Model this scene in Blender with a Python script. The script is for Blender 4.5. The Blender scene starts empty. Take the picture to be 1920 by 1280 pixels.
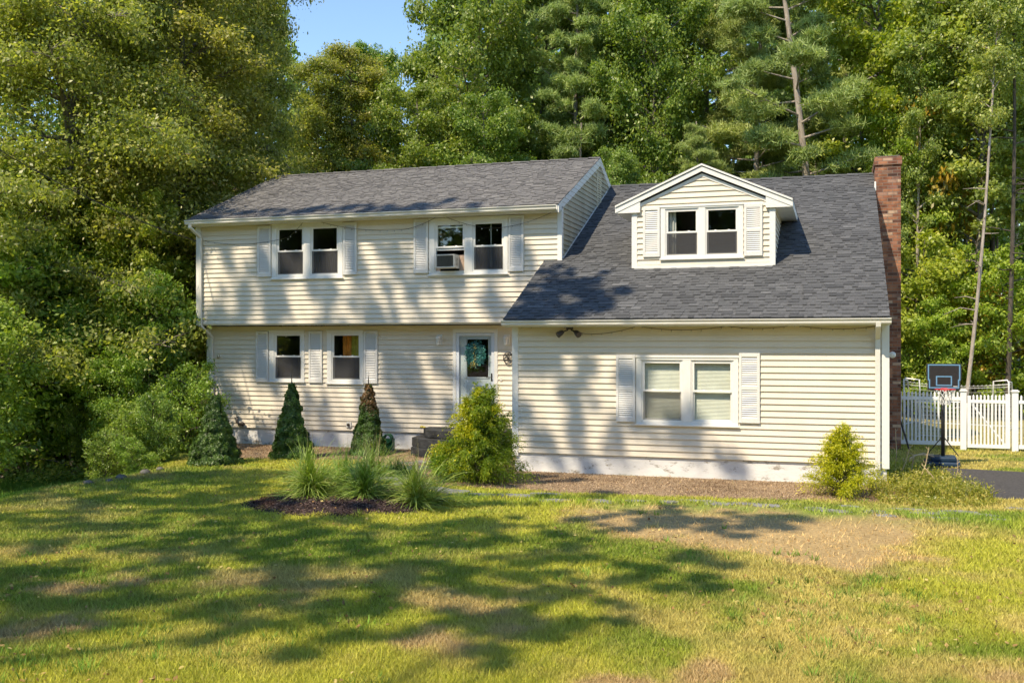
import bpy, math, random
import numpy as np
from mathutils import Vector, Matrix
random.seed(7)
R_ = np.random.RandomState(11)
sc = bpy.context.scene
COL = sc.collection
PI = math.pi

# ------------------------------------------------------------------ view geometry
F = 1885.; TH = .31; YH = 642.; SH = 2.; CZ = 2.51
cs, cc = math.sin(TH), math.cos(TH)
def ray(x, y):
    t = (x-960-SH)/F
    return np.array([-cs+t*cc, cc+t*cs, -(y-YH)/F])
O = np.array([0, 0, CZ])
def onY(x, y, Y):
    r = ray(x, y); return O+r*Y/r[1]
def onZ(x, y, Z=0.):
    r = ray(x, y); return O+r*(Z-CZ)/r[2]
def atD(x, D, z=0.):
    r = ray(x, YH); return np.array([r[0]*D, r[1]*D, z])
SUN = np.array([.5, 1.0, -1.5]); SUN = SUN/np.linalg.norm(SUN)

# ------------------------------------------------------------------ materials
def mat(name):
    m = bpy.data.materials.new(name); m.use_nodes = True
    nt = m.node_tree
    return m, nt, nt.nodes['Principled BSDF']
def N(nt, t, **k):
    n = nt.nodes.new(t)
    for a, b in k.items(): setattr(n, a, b)
    return n
def L(nt, a, b): nt.links.new(a, b)
def noise_ramp(nt, scale, stops, detail=5, coord='Object', rough=.6, sx=1, sy=1, sz=1):
    tc = N(nt, 'ShaderNodeTexCoord'); mp = N(nt, 'ShaderNodeMapping')
    mp.inputs['Scale'].default_value = (sx, sy, sz)
    L(nt, tc.outputs[coord], mp.inputs['Vector'])
    n = N(nt, 'ShaderNodeTexNoise'); n.inputs['Scale'].default_value = scale
    n.inputs['Detail'].default_value = detail; n.inputs['Roughness'].default_value = rough
    L(nt, mp.outputs[0], n.inputs['Vector'])
    r = N(nt, 'ShaderNodeValToRGB')
    e = r.color_ramp.elements
    while len(e) < len(stops): e.new(.5)
    for el, (p, c) in zip(e, stops): el.position = p; el.color = (*c, 1)
    L(nt, n.outputs['Fac'], r.inputs[0])
    return n, r
def simple(name, col, rough=.6, spec=.4, var=.12, scale=6, bump=0, metallic=0, bscale=None):
    m, nt, b = mat(name)
    lo = tuple(c*(1-var) for c in col); hi = tuple(min(1, c*(1+var)) for c in col)
    n, r = noise_ramp(nt, scale, [(.3, lo), (.7, hi)])
    L(nt, r.outputs[0], b.inputs['Base Color'])
    b.inputs['Roughness'].default_value = rough
    b.inputs['Specular IOR Level'].default_value = spec
    b.inputs['Metallic'].default_value = metallic
    if bump:
        n2 = N(nt, 'ShaderNodeTexNoise'); n2.inputs['Scale'].default_value = bscale or scale*5
        n2.inputs['Detail'].default_value = 6
        tc = N(nt, 'ShaderNodeTexCoord'); L(nt, tc.outputs['Object'], n2.inputs['Vector'])
        bp = N(nt, 'ShaderNodeBump'); bp.inputs['Strength'].default_value = bump
        bp.inputs['Distance'].default_value = .02
        L(nt, n2.outputs['Fac'], bp.inputs['Height']); L(nt, bp.outputs[0], b.inputs['Normal'])
    return m
M = {}
def streaky(name, col, dirt, amt=.5, rough=.55):
    m, nt, b = mat(name)
    n, r = noise_ramp(nt, 1.3, [(.42, (0, 0, 0)), (.75, (1, 1, 1))], detail=8, sx=1.2, sy=1.2, sz=.45, rough=.65)
    mx = N(nt, 'ShaderNodeMix', data_type='RGBA')
    mx.inputs['A'].default_value = (*col, 1); mx.inputs['B'].default_value = (*dirt, 1)
    ml = N(nt, 'ShaderNodeMath', operation='MULTIPLY'); ml.inputs[1].default_value = amt
    L(nt, r.outputs[0], ml.inputs[0]); L(nt, ml.outputs[0], mx.inputs['Factor'])
    L(nt, mx.outputs['Result'], b.inputs['Base Color'])
    b.inputs['Roughness'].default_value = rough; b.inputs['Specular IOR Level'].default_value = .35
    n2 = N(nt, 'ShaderNodeTexNoise'); n2.inputs['Scale'].default_value = 2.2; n2.inputs['Detail'].default_value = 3
    tc = N(nt, 'ShaderNodeTexCoord'); L(nt, tc.outputs['Object'], n2.inputs['Vector'])
    bp = N(nt, 'ShaderNodeBump'); bp.inputs['Strength'].default_value = .25; bp.inputs['Distance'].default_value = .02
    L(nt, n2.outputs['Fac'], bp.inputs['Height']); L(nt, bp.outputs[0], b.inputs['Normal'])
    return m
M['siding'] = streaky('cream_siding', (.76, .685, .56), (.65, .575, .45), .55)
M['gable_siding'] = streaky('weathered_siding', (.52, .46, .33), (.28, .25, .17), .8)  # base and blotch tones darker than the front siding
M['trim'] = streaky('white_trim', (.79, .785, .75), (.66, .65, .60), .5, .45)
M['soffit'] = simple('cream_soffit', (.70, .62, .44), .6, .3, .05, 2)
M['gutter'] = streaky('white_gutter', (.72, .71, .66), (.55, .53, .47), .6, .35)
M['shutter'] = streaky('white_shutter', (.72, .71, .68), (.62, .61, .58), .5, .55)
M['found'] = None
m, nt, b = mat('painted_foundation')
n, r = noise_ramp(nt, 5, [(.36, (.30, .27, .22)), (.44, (.70, .70, .69)), (.8, (.80, .80, .79))], detail=10, rough=.75, sx=.7, sy=.7, sz=1.6)
L(nt, r.outputs[0], b.inputs['Base Color']); b.inputs['Roughness'].default_value = .85
bp = N(nt, 'ShaderNodeBump'); bp.inputs['Strength'].default_value = .5; bp.inputs['Distance'].default_value = .02
L(nt, n.outputs['Fac'], bp.inputs['Height']); L(nt, bp.outputs[0], b.inputs['Normal'])
M['found'] = m
# roof: shingle shade from a per-face attribute
def attr_mat(name, lo, mid, hi, rough=.9, spec=.2, nscale=40, namt=.25, bump=.3, attr='tint'):
    m, nt, b = mat(name)
    a = N(nt, 'ShaderNodeAttribute', attribute_name=attr)
    r = N(nt, 'ShaderNodeValToRGB'); e = r.color_ramp.elements
    e[0].color = (*lo, 1); e[1].color = (*hi, 1); x = e.new(.5); x.color = (*mid, 1)
    L(nt, a.outputs['Fac'], r.inputs[0])
    tc = N(nt, 'ShaderNodeTexCoord'); n = N(nt, 'ShaderNodeTexNoise')
    n.inputs['Scale'].default_value = nscale; n.inputs['Detail'].default_value = 3
    L(nt, tc.outputs['Object'], n.inputs['Vector'])
    mr = N(nt, 'ShaderNodeMapRange'); mr.inputs['From Min'].default_value = .3; mr.inputs['From Max'].default_value = .7
    mr.inputs['To Min'].default_value = 1-namt; mr.inputs['To Max'].default_value = 1+namt
    L(nt, n.outputs['Fac'], mr.inputs['Value'])
    vm = N(nt, 'ShaderNodeVectorMath', operation='SCALE')
    L(nt, r.outputs[0], vm.inputs[0]); L(nt, mr.outputs[0], vm.inputs['Scale'])
    L(nt, vm.outputs[0], b.inputs['Base Color'])
    b.inputs['Roughness'].default_value = rough; b.inputs['Specular IOR Level'].default_value = spec
    if bump:
        bp = N(nt, 'ShaderNodeBump'); bp.inputs['Strength'].default_value = bump; bp.inputs['Distance'].default_value = .01
        L(nt, n.outputs['Fac'], bp.inputs['Height']); L(nt, bp.outputs[0], b.inputs['Normal'])
    return m
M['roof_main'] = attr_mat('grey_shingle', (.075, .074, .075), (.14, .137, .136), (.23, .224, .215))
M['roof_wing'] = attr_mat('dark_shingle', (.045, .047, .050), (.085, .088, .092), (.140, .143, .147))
# brick
m, nt, b = mat('chimney_brick')
uv = N(nt, 'ShaderNodeUVMap')
br = N(nt, 'ShaderNodeTexBrick'); br.offset = .5
br.inputs['Scale'].default_value = 1; br.inputs['Brick Width'].default_value = .215; br.inputs['Row Height'].default_value = .073
br.inputs['Mortar Size'].default_value = .006; br.inputs['Mortar Smooth'].default_value = .2; br.inputs['Bias'].default_value = 0
br.inputs['Color1'].default_value = (.0, .0, .0, 1); br.inputs['Color2'].default_value = (1, 1, 1, 1); br.inputs['Mortar'].default_value = (.5, .5, .5, 1)
L(nt, uv.outputs[0], br.inputs['Vector'])
rp = N(nt, 'ShaderNodeValToRGB'); e = rp.color_ramp.elements
e[0].color = (.10, .045, .032, 1); e[1].color = (.55, .38, .26, 1)
for p_, c_ in ((.25, (.22, .085, .048)), (.5, (.32, .125, .065)), (.75, (.42, .19, .10)), (.9, (.27, .12, .085))):
    x = e.new(p_); x.color = (*c_, 1)
L(nt, br.outputs['Color'], rp.inputs[0])
n, r = noise_ramp(nt, 3.5, [(.45, (1, 1, 1)), (.62, (.35, .30, .28))], detail=8)
mx = N(nt, 'ShaderNodeMix', data_type='RGBA'); mx.blend_type = 'MULTIPLY'; mx.inputs['Factor'].default_value = .8
L(nt, rp.outputs[0], mx.inputs['A']); L(nt, r.outputs[0], mx.inputs['B'])
m2 = N(nt, 'ShaderNodeMix', data_type='RGBA'); m2.inputs['B'].default_value = (.20, .16, .13, 1)
L(nt, br.outputs['Fac'], m2.inputs['Factor']); L(nt, mx.outputs['Result'], m2.inputs['A'])
L(nt, m2.outputs['Result'], b.inputs['Base Color']); b.inputs['Roughness'].default_value = .9
bp = N(nt, 'ShaderNodeBump'); bp.invert = True; bp.inputs['Strength'].default_value = .7; bp.inputs['Distance'].default_value = .01
L(nt, br.outputs['Fac'], bp.inputs['Height']); L(nt, bp.outputs[0], b.inputs['Normal'])
M['brick'] = m
# glass: see-through with reflection
m, nt, b = mat('window_glass')
nt.nodes.remove(b); out = nt.nodes['Material Output']
fr = N(nt, 'ShaderNodeLayerWeight'); fr.inputs['Blend'].default_value = .5; pw = N(nt, 'ShaderNodeMath', operation='POWER'); pw.inputs[1].default_value = 4
gl = N(nt, 'ShaderNodeBsdfGlossy'); gl.inputs['Roughness'].default_value = .015
tr = N(nt, 'ShaderNodeBsdfTransparent'); tr.inputs['Color'].default_value = (.90, .93, .90, 1)
ml = N(nt, 'ShaderNodeMath', operation='MULTIPLY_ADD'); ml.inputs[1].default_value = .7; ml.inputs[2].default_value = .075
tc = N(nt, 'ShaderNodeTexCoord'); nn = N(nt, 'ShaderNodeTexNoise'); nn.inputs['Scale'].default_value = 1.4
L(nt, tc.outputs['Object'], nn.inputs['Vector'])
bp = N(nt, 'ShaderNodeBump'); bp.inputs['Strength'].default_value = .05; bp.inputs['Distance'].default_value = .02
L(nt, nn.outputs['Fac'], bp.inputs['Height']); L(nt, bp.outputs[0], gl.inputs['Normal'])
sh = N(nt, 'ShaderNodeMixShader')
L(nt, fr.outputs['Facing'], pw.inputs[0]); L(nt, pw.outputs[0], ml.inputs[0]); L(nt, ml.outputs[0], sh.inputs[0]); L(nt, tr.outputs[0], sh.inputs[1]); L(nt, gl.outputs[0], sh.inputs[2])
L(nt, sh.outputs[0], out.inputs[0])
M['glass'] = m
m, nt, b = mat('insect_screen')
nt.nodes.remove(b); out = nt.nodes['Material Output']
tr = N(nt, 'ShaderNodeBsdfTransparent'); tr.inputs['Color'].default_value = (.6, .6, .6, 1)
df = N(nt, 'ShaderNodeBsdfDiffuse'); df.inputs['Color'].default_value = (.12, .12, .125, 1)
sh = N(nt, 'ShaderNodeMixShader'); sh.inputs[0].default_value = .45
L(nt, tr.outputs[0], sh.inputs[1]); L(nt, df.outputs[0], sh.inputs[2]); L(nt, sh.outputs[0], out.inputs[0])
M['screen'] = m
m, nt, b = mat('light_insect_screen')
nt.nodes.remove(b); out = nt.nodes['Material Output']
tr = N(nt, 'ShaderNodeBsdfTransparent'); tr.inputs['Color'].default_value = (.85, .85, .85, 1)
df = N(nt, 'ShaderNodeBsdfDiffuse'); df.inputs['Color'].default_value = (.2, .19, .17, 1)
sh = N(nt, 'ShaderNodeMixShader'); sh.inputs[0].default_value = .3
L(nt, tr.outputs[0], sh.inputs[1]); L(nt, df.outputs[0], sh.inputs[2]); L(nt, sh.outputs[0], out.inputs[0])
M['screen_light'] = m
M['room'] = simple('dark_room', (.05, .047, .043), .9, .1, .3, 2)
M['blind'] = simple('window_blind', (.80, .80, .72), .6, .3, .08, 3)
M['curtain'] = simple('sheer_curtain', (.55, .56, .55), .9, .1, .2, 5)
M['orange_curtain'] = simple('orange_curtain', (.75, .27, .05), .9, .1, .35, 6)
M['yellow_curtain'] = simple('olive_curtain', (.42, .36, .06), .9, .1, .3, 8)
M['door'] = simple('pale_door_paint', (.66, .72, .78), .4, .4, .05, 3)
M['door_frame'] = streaky('storm_door_frame', (.66, .72, .80), (.55, .60, .66), .5, .4)
M['black'] = simple('black_metal', (.015, .015, .016), .45, .5, .3, 20)
M['bronze'] = simple('dark_bronze', (.035, .025, .02), .4, .5, .3, 20)
M['granite'] = simple('dark_slate_stone', (0.034, 0.036, 0.038), .8, .3, .55, 4, .9, bscale=14)
M['flag'] = simple('bluestone_flag', (.20, .20, .19), .85, .3, .35, 5, .5, bscale=25)
M['asphalt'] = simple('asphalt', (.085, .08, .078), .95, .2, .45, 26, .9, bscale=120)
M['acgrey'] = simple('grey_plastic', (.55, .52, .46), .5, .4, .1, 8)
M['accoil'] = simple('radiator_coil', (.07, .065, .05), .6, .4, .5, 90)
M['acpanel'] = simple('tan_side_panel', (.50, .36, .27), .7, .2, .25, 12)
M['white'] = simple('white_vinyl', (.80, .80, .80), .4, .4, .04, 4)
M['netting'] = simple('white_netting', (.65, .65, .62), .8, .2, .05, 4)
M['bluerim'] = simple('light_blue_band', (.13, .28, .45), .5, .4, .05, 4)
M['board'] = simple('black_backboard', (.025, .022, .024), .5, .4, .2, 20)
M['navy'] = simple('navy_plastic', (.012, .035, .07), .5, .4, .2, 20)
M['red'] = simple('red_rim_paint', (.55, .03, .04), .45, .4, .1, 20)
M['bulb'] = simple('clear_bulb', (.75, .75, .70), .15, .8, .05, 20)
M['teal'] = attr_mat('teal_wreath_leaf', (0.009, 0.077, 0.088), (0.022, 0.165, 0.165), (0.088, 0.352, 0.286), .5, .4, 30, .3, 0)
M['ribbon'] = simple('straw_ribbon', (.42, .38, .12), .7, .3, .3, 20)
M['hose'] = simple('green_hose', (.02, .12, .05), .4, .5, .3, 30)
M['rock'] = simple('grey_fieldstone', (.12, .115, .10), .9, .2, .4, 6, .8, bscale=14)
M['deadwood'] = simple('dead_wood', (.22, .17, .13), .9, .2, .5, 8, .6)
# leaves
def leafmat(name, lo, mid, hi, trans=.35, rough=.42, spec=.5):
    m, nt, b = mat(name); out = nt.nodes['Material Output']
    a = N(nt, 'ShaderNodeAttribute', attribute_name='tint')
    r = N(nt, 'ShaderNodeValToRGB'); e = r.color_ramp.elements
    e[0].color = (*lo, 1); e[1].color = (*hi, 1); x = e.new(.5); x.color = (*mid, 1)
    L(nt, a.outputs['Fac'], r.inputs[0])
    oi = N(nt, 'ShaderNodeObjectInfo')
    hs = N(nt, 'ShaderNodeHueSaturation')
    mr = N(nt, 'ShaderNodeMapRange'); mr.inputs['To Min'].default_value = .485; mr.inputs['To Max'].default_value = .515
    L(nt, oi.outputs['Random'], mr.inputs['Value']); L(nt, mr.outputs[0], hs.inputs['Hue'])
    L(nt, r.outputs[0], hs.inputs['Color'])
    L(nt, hs.outputs[0], b.inputs['Base Color'])
    b.inputs['Roughness'].default_value = rough; b.inputs['Specular IOR Level'].default_value = spec
    t = N(nt, 'ShaderNodeBsdfTranslucent')
    vm = N(nt, 'ShaderNodeVectorMath', operation='MULTIPLY'); vm.inputs[1].default_value = (1.25, 1.35, .5)
    L(nt, hs.outputs[0], vm.inputs[0]); L(nt, vm.outputs[0], t.inputs['Color'])
    s = N(nt, 'ShaderNodeMixShader'); s.inputs[0].default_value = trans
    L(nt, b.outputs[0], s.inputs[1]); L(nt, t.outputs[0], s.inputs[2]); L(nt, s.outputs[0], out.inputs[0])
    return m
M['leaf_olive'] = leafmat('olive_leaf', (0.161, 0.193, 0.041), (0.338, 0.363, 0.094), (0.646, 0.594, 0.188), .52)
M['leaf_green'] = leafmat('green_leaf', (0.088, 0.157, 0.029), (0.21, 0.306, 0.054), (0.406, 0.462, 0.091), .42)
M['leaf_lime'] = leafmat('lime_leaf', (0.174, 0.247, 0.034), (0.335, 0.43, 0.06), (0.571, 0.586, 0.086), .45)
M['leaf_dark'] = leafmat('dark_leaf', (0.101, 0.173, 0.034), (0.226, 0.335, 0.073), (0.426, 0.506, 0.111), .4)
M['leaf_under'] = leafmat('understory_leaf', (0.112, 0.202, 0.032), (0.256, 0.389, 0.068), (0.481, 0.575, 0.112), .42)
M['leaf_birch'] = leafmat('birch_leaf', (0.158, 0.226, 0.053), (0.317, 0.395, 0.105), (0.536, 0.55, 0.118), .42)
M['leaf_yellow'] = leafmat('yellow_leaf', (.20, .19, .02), (.42, .32, .03), (.60, .38, .03))
M['needle_pine'] = leafmat('pine_needle', (0.157, 0.214, 0.06), (0.336, 0.411, 0.122), (0.613, 0.653, 0.202), .25, .5)
M['needle_spruce'] = leafmat('spruce_needle', (0.023, 0.06, 0.009), (0.054, 0.127, 0.016), (0.129, 0.243, 0.03), .15)
M['needle_brown'] = leafmat('browning_needle', (0.091, 0.063, 0.02), (0.182, 0.11, 0.035), (0.325, 0.168, 0.06), .15)
M['gold'] = leafmat('golden_cypress_leaf', (0.173, 0.22, 0.009), (0.432, 0.44, 0.018), (0.81, 0.66, 0.045), .35)
M['gold_green'] = leafmat('green_cypress_leaf', (.06, .14, .012), (.17, .29, .02), (.36, .44, .04), .35)
M['blade'] = leafmat('ornamental_grass_blade', (0.134, 0.228, 0.035), (0.277, 0.396, 0.079), (0.564, 0.6, 0.238), .35)
M['lawnblade'] = None
M['weed'] = leafmat('weed_leaf', (.14, .18, .02), (.32, .34, .05), (.58, .50, .14), .35)
def bark(name, lo, hi, scale=3.):
    m, nt, b = mat(name)
    n, r = noise_ramp(nt, scale, [(.35, lo), (.65, hi)], detail=8, sx=3, sy=3, sz=.8, rough=.7)
    L(nt, r.outputs[0], b.inputs['Base Color']); b.inputs['Roughness'].default_value = .95
    bp = N(nt, 'ShaderNodeBump'); bp.inputs['Strength'].default_value = .8; bp.inputs['Distance'].default_value = .04
    L(nt, n.outputs['Fac'], bp.inputs['Height']); L(nt, bp.outputs[0], b.inputs['Normal'])
    return m
M['bark'] = bark('grey_bark', (.10, .085, .07), (.26, .23, .19))
M['bark_pale'] = bark('pale_bark', (.22, .18, .15), (.48, .42, .36))
M['bark_dark'] = bark('dark_bark', (.045, .038, .03), (.12, .10, .08))
# colour-attribute ground materials
def vcol_mat(name, nscale, namt, bump, rough=.95, trans=0, bdist=.03):
    m, nt, b = mat(name)
    a = N(nt, 'ShaderNodeAttribute', attribute_name='Col')
    tc = N(nt, 'ShaderNodeTexCoord'); n = N(nt, 'ShaderNodeTexNoise')
    n.inputs['Scale'].default_value = nscale; n.inputs['Detail'].default_value = 6; n.inputs['Roughness'].default_value = .7
    L(nt, tc.outputs['Object'], n.inputs['Vector'])
    mr = N(nt, 'ShaderNodeMapRange'); mr.inputs['From Min'].default_value = .3; mr.inputs['From Max'].default_value = .7
    mr.inputs['To Min'].default_value = 1-namt; mr.inputs['To Max'].default_value = 1+namt
    L(nt, n.outputs['Fac'], mr.inputs['Value'])
    vm = N(nt, 'ShaderNodeVectorMath', operation='SCALE')
    L(nt, a.outputs['Color'], vm.inputs[0]); L(nt, mr.outputs[0], vm.inputs['Scale'])
    L(nt, vm.outputs[0], b.inputs['Base Color'])
    b.inputs['Roughness'].default_value = rough; b.inputs['Specular IOR Level'].default_value = .2
    if bump:
        bp = N(nt, 'ShaderNodeBump'); bp.inputs['Strength'].default_value = bump; bp.inputs['Distance'].default_value = bdist
        L(nt, n.outputs['Fac'], bp.inputs['Height']); L(nt, bp.outputs[0], b.inputs['Normal'])
    if trans:
        out = nt.nodes['Material Output']; t = N(nt, 'ShaderNodeBsdfTranslucent')
        L(nt, vm.outputs[0], t.inputs['Color']); s = N(nt, 'ShaderNodeMixShader'); s.inputs[0].default_value = trans
        L(nt, b.outputs[0], s.inputs[1]); L(nt, t.outputs[0], s.inputs[2]); L(nt, s.outputs[0], out.inputs[0])
    return m
M['ground'] = vcol_mat('ground_soil_and_turf', 25, .45, .8)
M['lawnblade'] = vcol_mat('lawn_blade', 1.5, .12, 0, .7, .3)
M['mulch'] = vcol_mat('mulch', 30, .6, 1.)

# ------------------------------------------------------------------ object helpers
def tag(o, label=None, cat=None, group=None, kind=None):
    if label: o['label'] = label
    if cat: o['category'] = cat
    if group: o['group'] = group
    if kind: o['kind'] = kind
    return o
LOCAL = set()
def link(name, me, parent=None):
    o = bpy.data.objects.new(name, me); COL.objects.link(o)
    if parent is not None:
        o.parent = parent
        # meshes are written in world coordinates: undo the thing's own location
        if parent.name not in LOCAL:
            w = Vector((0, 0, 0)); p = parent
            while p is not None: w += p.location; p = p.parent
            o.location = -w
    return o
def empty(name, loc=(0, 0, 0), label=None, cat=None, group=None):
    o = bpy.data.objects.new(name, None); COL.objects.link(o); o.location = loc
    o.empty_display_size = .2
    return tag(o, label, cat, group)
class MB:
    def __init__(s): s.v = []; s.f = []; s.m = []; s.t = []; s.cur = 0
    def quad(s, a, b, c, d, t=.5):
        i = len(s.v); s.v += [tuple(a), tuple(b), tuple(c), tuple(d)]; s.f.append((i, i+1, i+2, i+3)); s.m.append(s.cur); s.t.append(t)
    def tri(s, a, b, c, t=.5):
        i = len(s.v); s.v += [tuple(a), tuple(b), tuple(c)]; s.f.append((i, i+1, i+2)); s.m.append(s.cur); s.t.append(t)
    def box(s, x0, x1, y0, y1, z0, z1, t=.5):
        i = len(s.v)
        s.v += [(x0, y0, z0), (x1, y0, z0), (x1, y1, z0), (x0, y1, z0), (x0, y0, z1), (x1, y0, z1), (x1, y1, z1), (x0, y1, z1)]
        for q in ((0, 3, 2, 1), (4, 5, 6, 7), (0, 1, 5, 4), (1, 2, 6, 5), (2, 3, 7, 6), (3, 0, 4, 7)):
            s.f.append(tuple(i+k for k in q)); s.m.append(s.cur); s.t.append(t)
    def prism(s, poly, d, t=.5):
        """poly: list of 3-D points (planar), extruded by vector d"""
        n = len(poly); i = len(s.v); d = np.array(d)
        s.v += [tuple(p) for p in poly]+[tuple(np.array(p)+d) for p in poly]
        s.f.append(tuple(range(i, i+n))[::-1]); s.f.append(tuple(range(i+n, i+2*n)))
        s.m += [s.cur]*2; s.t += [t]*2
        for k in range(n):
            k2 = (k+1) % n
            s.f.append((i+k, i+k2, i+n+k2, i+n+k)); s.m.append(s.cur); s.t.append(t)
    def tube(s, pts, r, n=6, r1=None, t=.5, cap=True):
        pts = [np.array(p, float) for p in pts]; K = len(pts); i0 = len(s.v)
        up = np.array([0., 0, 1])
        for k, p in enumerate(pts):
            a = pts[max(0, k-1)]; b = pts[min(K-1, k+1)]; d = b-a; d /= (np.linalg.norm(d)+1e-9)
            u = np.cross(d, up)
            if np.linalg.norm(u) < .05: u = np.cross(d, np.array([1., 0, 0]))
            u /= np.linalg.norm(u); w = np.cross(u, d)
            rr = (r[k] if isinstance(r, (list, tuple, np.ndarray)) else (r if r1 is None else r+(r1-r)*k/(K-1)))
            for j in range(n):
                a_ = 2*PI*j/n; s.v.append(tuple(p+rr*(math.cos(a_)*u+math.sin(a_)*w)))
        for k in range(K-1):
            for j in range(n):
                j2 = (j+1) % n
                s.f.append((i0+k*n+j, i0+k*n+j2, i0+(k+1)*n+j2, i0+(k+1)*n+j)); s.m.append(s.cur); s.t.append(t)
        if cap:
            s.f.append(tuple(i0+j for j in range(n))[::-1]); s.f.append(tuple(i0+(K-1)*n+j for j in range(n))); s.m += [s.cur]*2; s.t += [t]*2
    def sphere(s, c, r, n=8, m_=6, sz=1, t=.5):
        i0 = len(s.v)
        for a in range(m_+1):
            th = PI*a/m_
            for j in range(n):
                ph = 2*PI*j/n
                s.v.append((c[0]+r*math.sin(th)*math.cos(ph), c[1]+r*math.sin(th)*math.sin(ph), c[2]+r*sz*math.cos(th)))
        for a in range(m_):
            for j in range(n):
                j2 = (j+1) % n
                s.f.append((i0+a*n+j, i0+(a+1)*n+j, i0+(a+1)*n+j2, i0+a*n+j2)); s.m.append(s.cur); s.t.append(t)
    def build(s, name, mats, parent=None, smooth=False, bevel=0, uv=False):
        me = bpy.data.meshes.new(name); me.from_pydata(s.v, [], s.f); 
        if not isinstance(mats, (list, tuple)): mats = [mats]
        for m_ in mats: me.materials.append(m_)
        me.polygons.foreach_set('material_index', s.m)
        a = me.attributes.new('tint', 'FLOAT', 'FACE'); a.data.foreach_set('value', s.t)
        if smooth: me.polygons.foreach_set('use_smooth', [True]*len(s.f))
        if uv:
            ul = me.uv_layers.new(name='UVMap')
            for p in me.polygons:
                nrm = p.normal
                for li in p.loop_indices:
                    co = me.vertices[me.loops[li].vertex_index].co
                    if abs(nrm.y) > .5: ul.data[li].uv = (co.x, co.z)
                    elif abs(nrm.x) > .5: ul.data[li].uv = (co.y, co.z)
                    else: ul.data[li].uv = (co.x, co.y)
        me.update()
        o = link(name, me, parent)
        if bevel:
            bv = o.modifiers.new('bevel', 'BEVEL'); bv.width = bevel; bv.segments = 2; bv.limit_method = 'ANGLE'
        return o
def np_mesh(name, co, nper, tint=None, m=None, col=None, smooth=False, loops=None):
    """co: (F*nper,3) unshared corners"""
    co = np.asarray(co, np.float32); nv = len(co); nf = nv//nper
    me = bpy.data.meshes.new(name)
    me.vertices.add(nv); me.vertices.foreach_set('co', co.ravel())
    me.loops.add(nv); me.loops.foreach_set('vertex_index', np.arange(nv, dtype=np.int32))
    me.polygons.add(nf); me.polygons.foreach_set('loop_start', np.arange(0, nv, nper, dtype=np.int32))
    me.polygons.foreach_set('loop_total', np.full(nf, nper, np.int32))
    if tint is not None:
        a = me.attributes.new('tint', 'FLOAT', 'FACE'); a.data.foreach_set('value', np.asarray(tint, np.float32))
    if col is not None:
        a = me.attributes.new('Col', 'FLOAT_COLOR', 'CORNER')
        c = np.ones((nv, 4), np.float32); c[:, :3] = col; a.data.foreach_set('color', c.ravel())
    if m: me.materials.append(m)
    me.update(calc_edges=True)
    return me
def unit(v): return v/(np.linalg.norm(v, axis=-1, keepdims=True)+1e-9)
def leaf_quads(C, Ndir, size, aspect=.55, rs=R_, droop=None, tipbias=None):
    """rhombic leaves: centre C, approximate normal Ndir"""
    n = len(C); size = np.broadcast_to(np.asarray(size, float), (n,))[:, None]
    nn = unit(Ndir+rs.normal(0, .55, (n, 3)))
    a = rs.normal(0, 1, (n, 3)) if tipbias is None else tipbias+rs.normal(0, .5, (n, 3))
    a = unit(a-nn*(a*nn).sum(1, keepdims=True)); b = np.cross(nn, a)
    w = size*aspect*.5
    p0 = C-a*size*.5; p2 = C+a*size*.5-nn*size*.12
    p1 = C+b*w; p3 = C-b*w
    return np.stack([p0, p1, p2, p3], 1).reshape(-1, 3)
def vn(x, y, s, seed=0):
    """value noise 0..1"""
    x = np.asarray(x, float)/s+seed*17.3; y = np.asarray(y, float)/s+seed*9.1
    xi = np.floor(x).astype(np.int64); yi = np.floor(y).astype(np.int64); fx = x-xi; fy = y-yi
    fx = fx*fx*(3-2*fx); fy = fy*fy*(3-2*fy)
    def h(a, b):
        k = (a*374761393+b*668265263+seed*1442695) & 0x7fffffff
        k = ((k ^ (k >> 13))*1274126177) & 0x7fffffff
        return ((k ^ (k >> 16)) & 0xffff)/65535.
    return (h(xi, yi)*(1-fx)+h(xi+1, yi)*fx)*(1-fy)+(h(xi, yi+1)*(1-fx)+h(xi+1, yi+1)*fx)*fy
def fbm(x, y, s, seed=0, o=4):
    r = 0; a = .5; t = 0
    for k in range(o): r = r+a*vn(x, y, s/2**k, seed+k); t += a; a *= .55
    return r/t
def sm(a, b, x): t = np.clip((x-a)/(b-a), 0, 1); return t*t*(3-2*t)
def in_poly(x, y, poly):
    x = np.asarray(x); y = np.asarray(y); r = np.zeros(x.shape, bool); n = len(poly)
    for i in range(n):
        x0, y0 = poly[i]; x1, y1 = poly[(i+1) % n]
        c = ((y0 > y) != (y1 > y)) & (x < (x1-x0)*(y-y0)/(y1-y0+1e-12)+x0); r ^= c
    return r
def pdist(x, y, poly):
    """signed distance: negative inside"""
    d = np.full(np.shape(x), 1e9); n = len(poly)
    for i in range(n):
        a = np.array(poly[i]); b = np.array(poly[(i+1) % n]); e = b-a
        t = np.clip(((x-a[0])*e[0]+(y-a[1])*e[1])/(e@e), 0, 1)
        d = np.minimum(d, np.hypot(x-a[0]-t*e[0], y-a[1]-t*e[1]))
    return np.where(in_poly(x, y, poly), -d, d)
def gpoly(pts): return [tuple(onZ(*p)[:2]) for p in pts]
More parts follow.
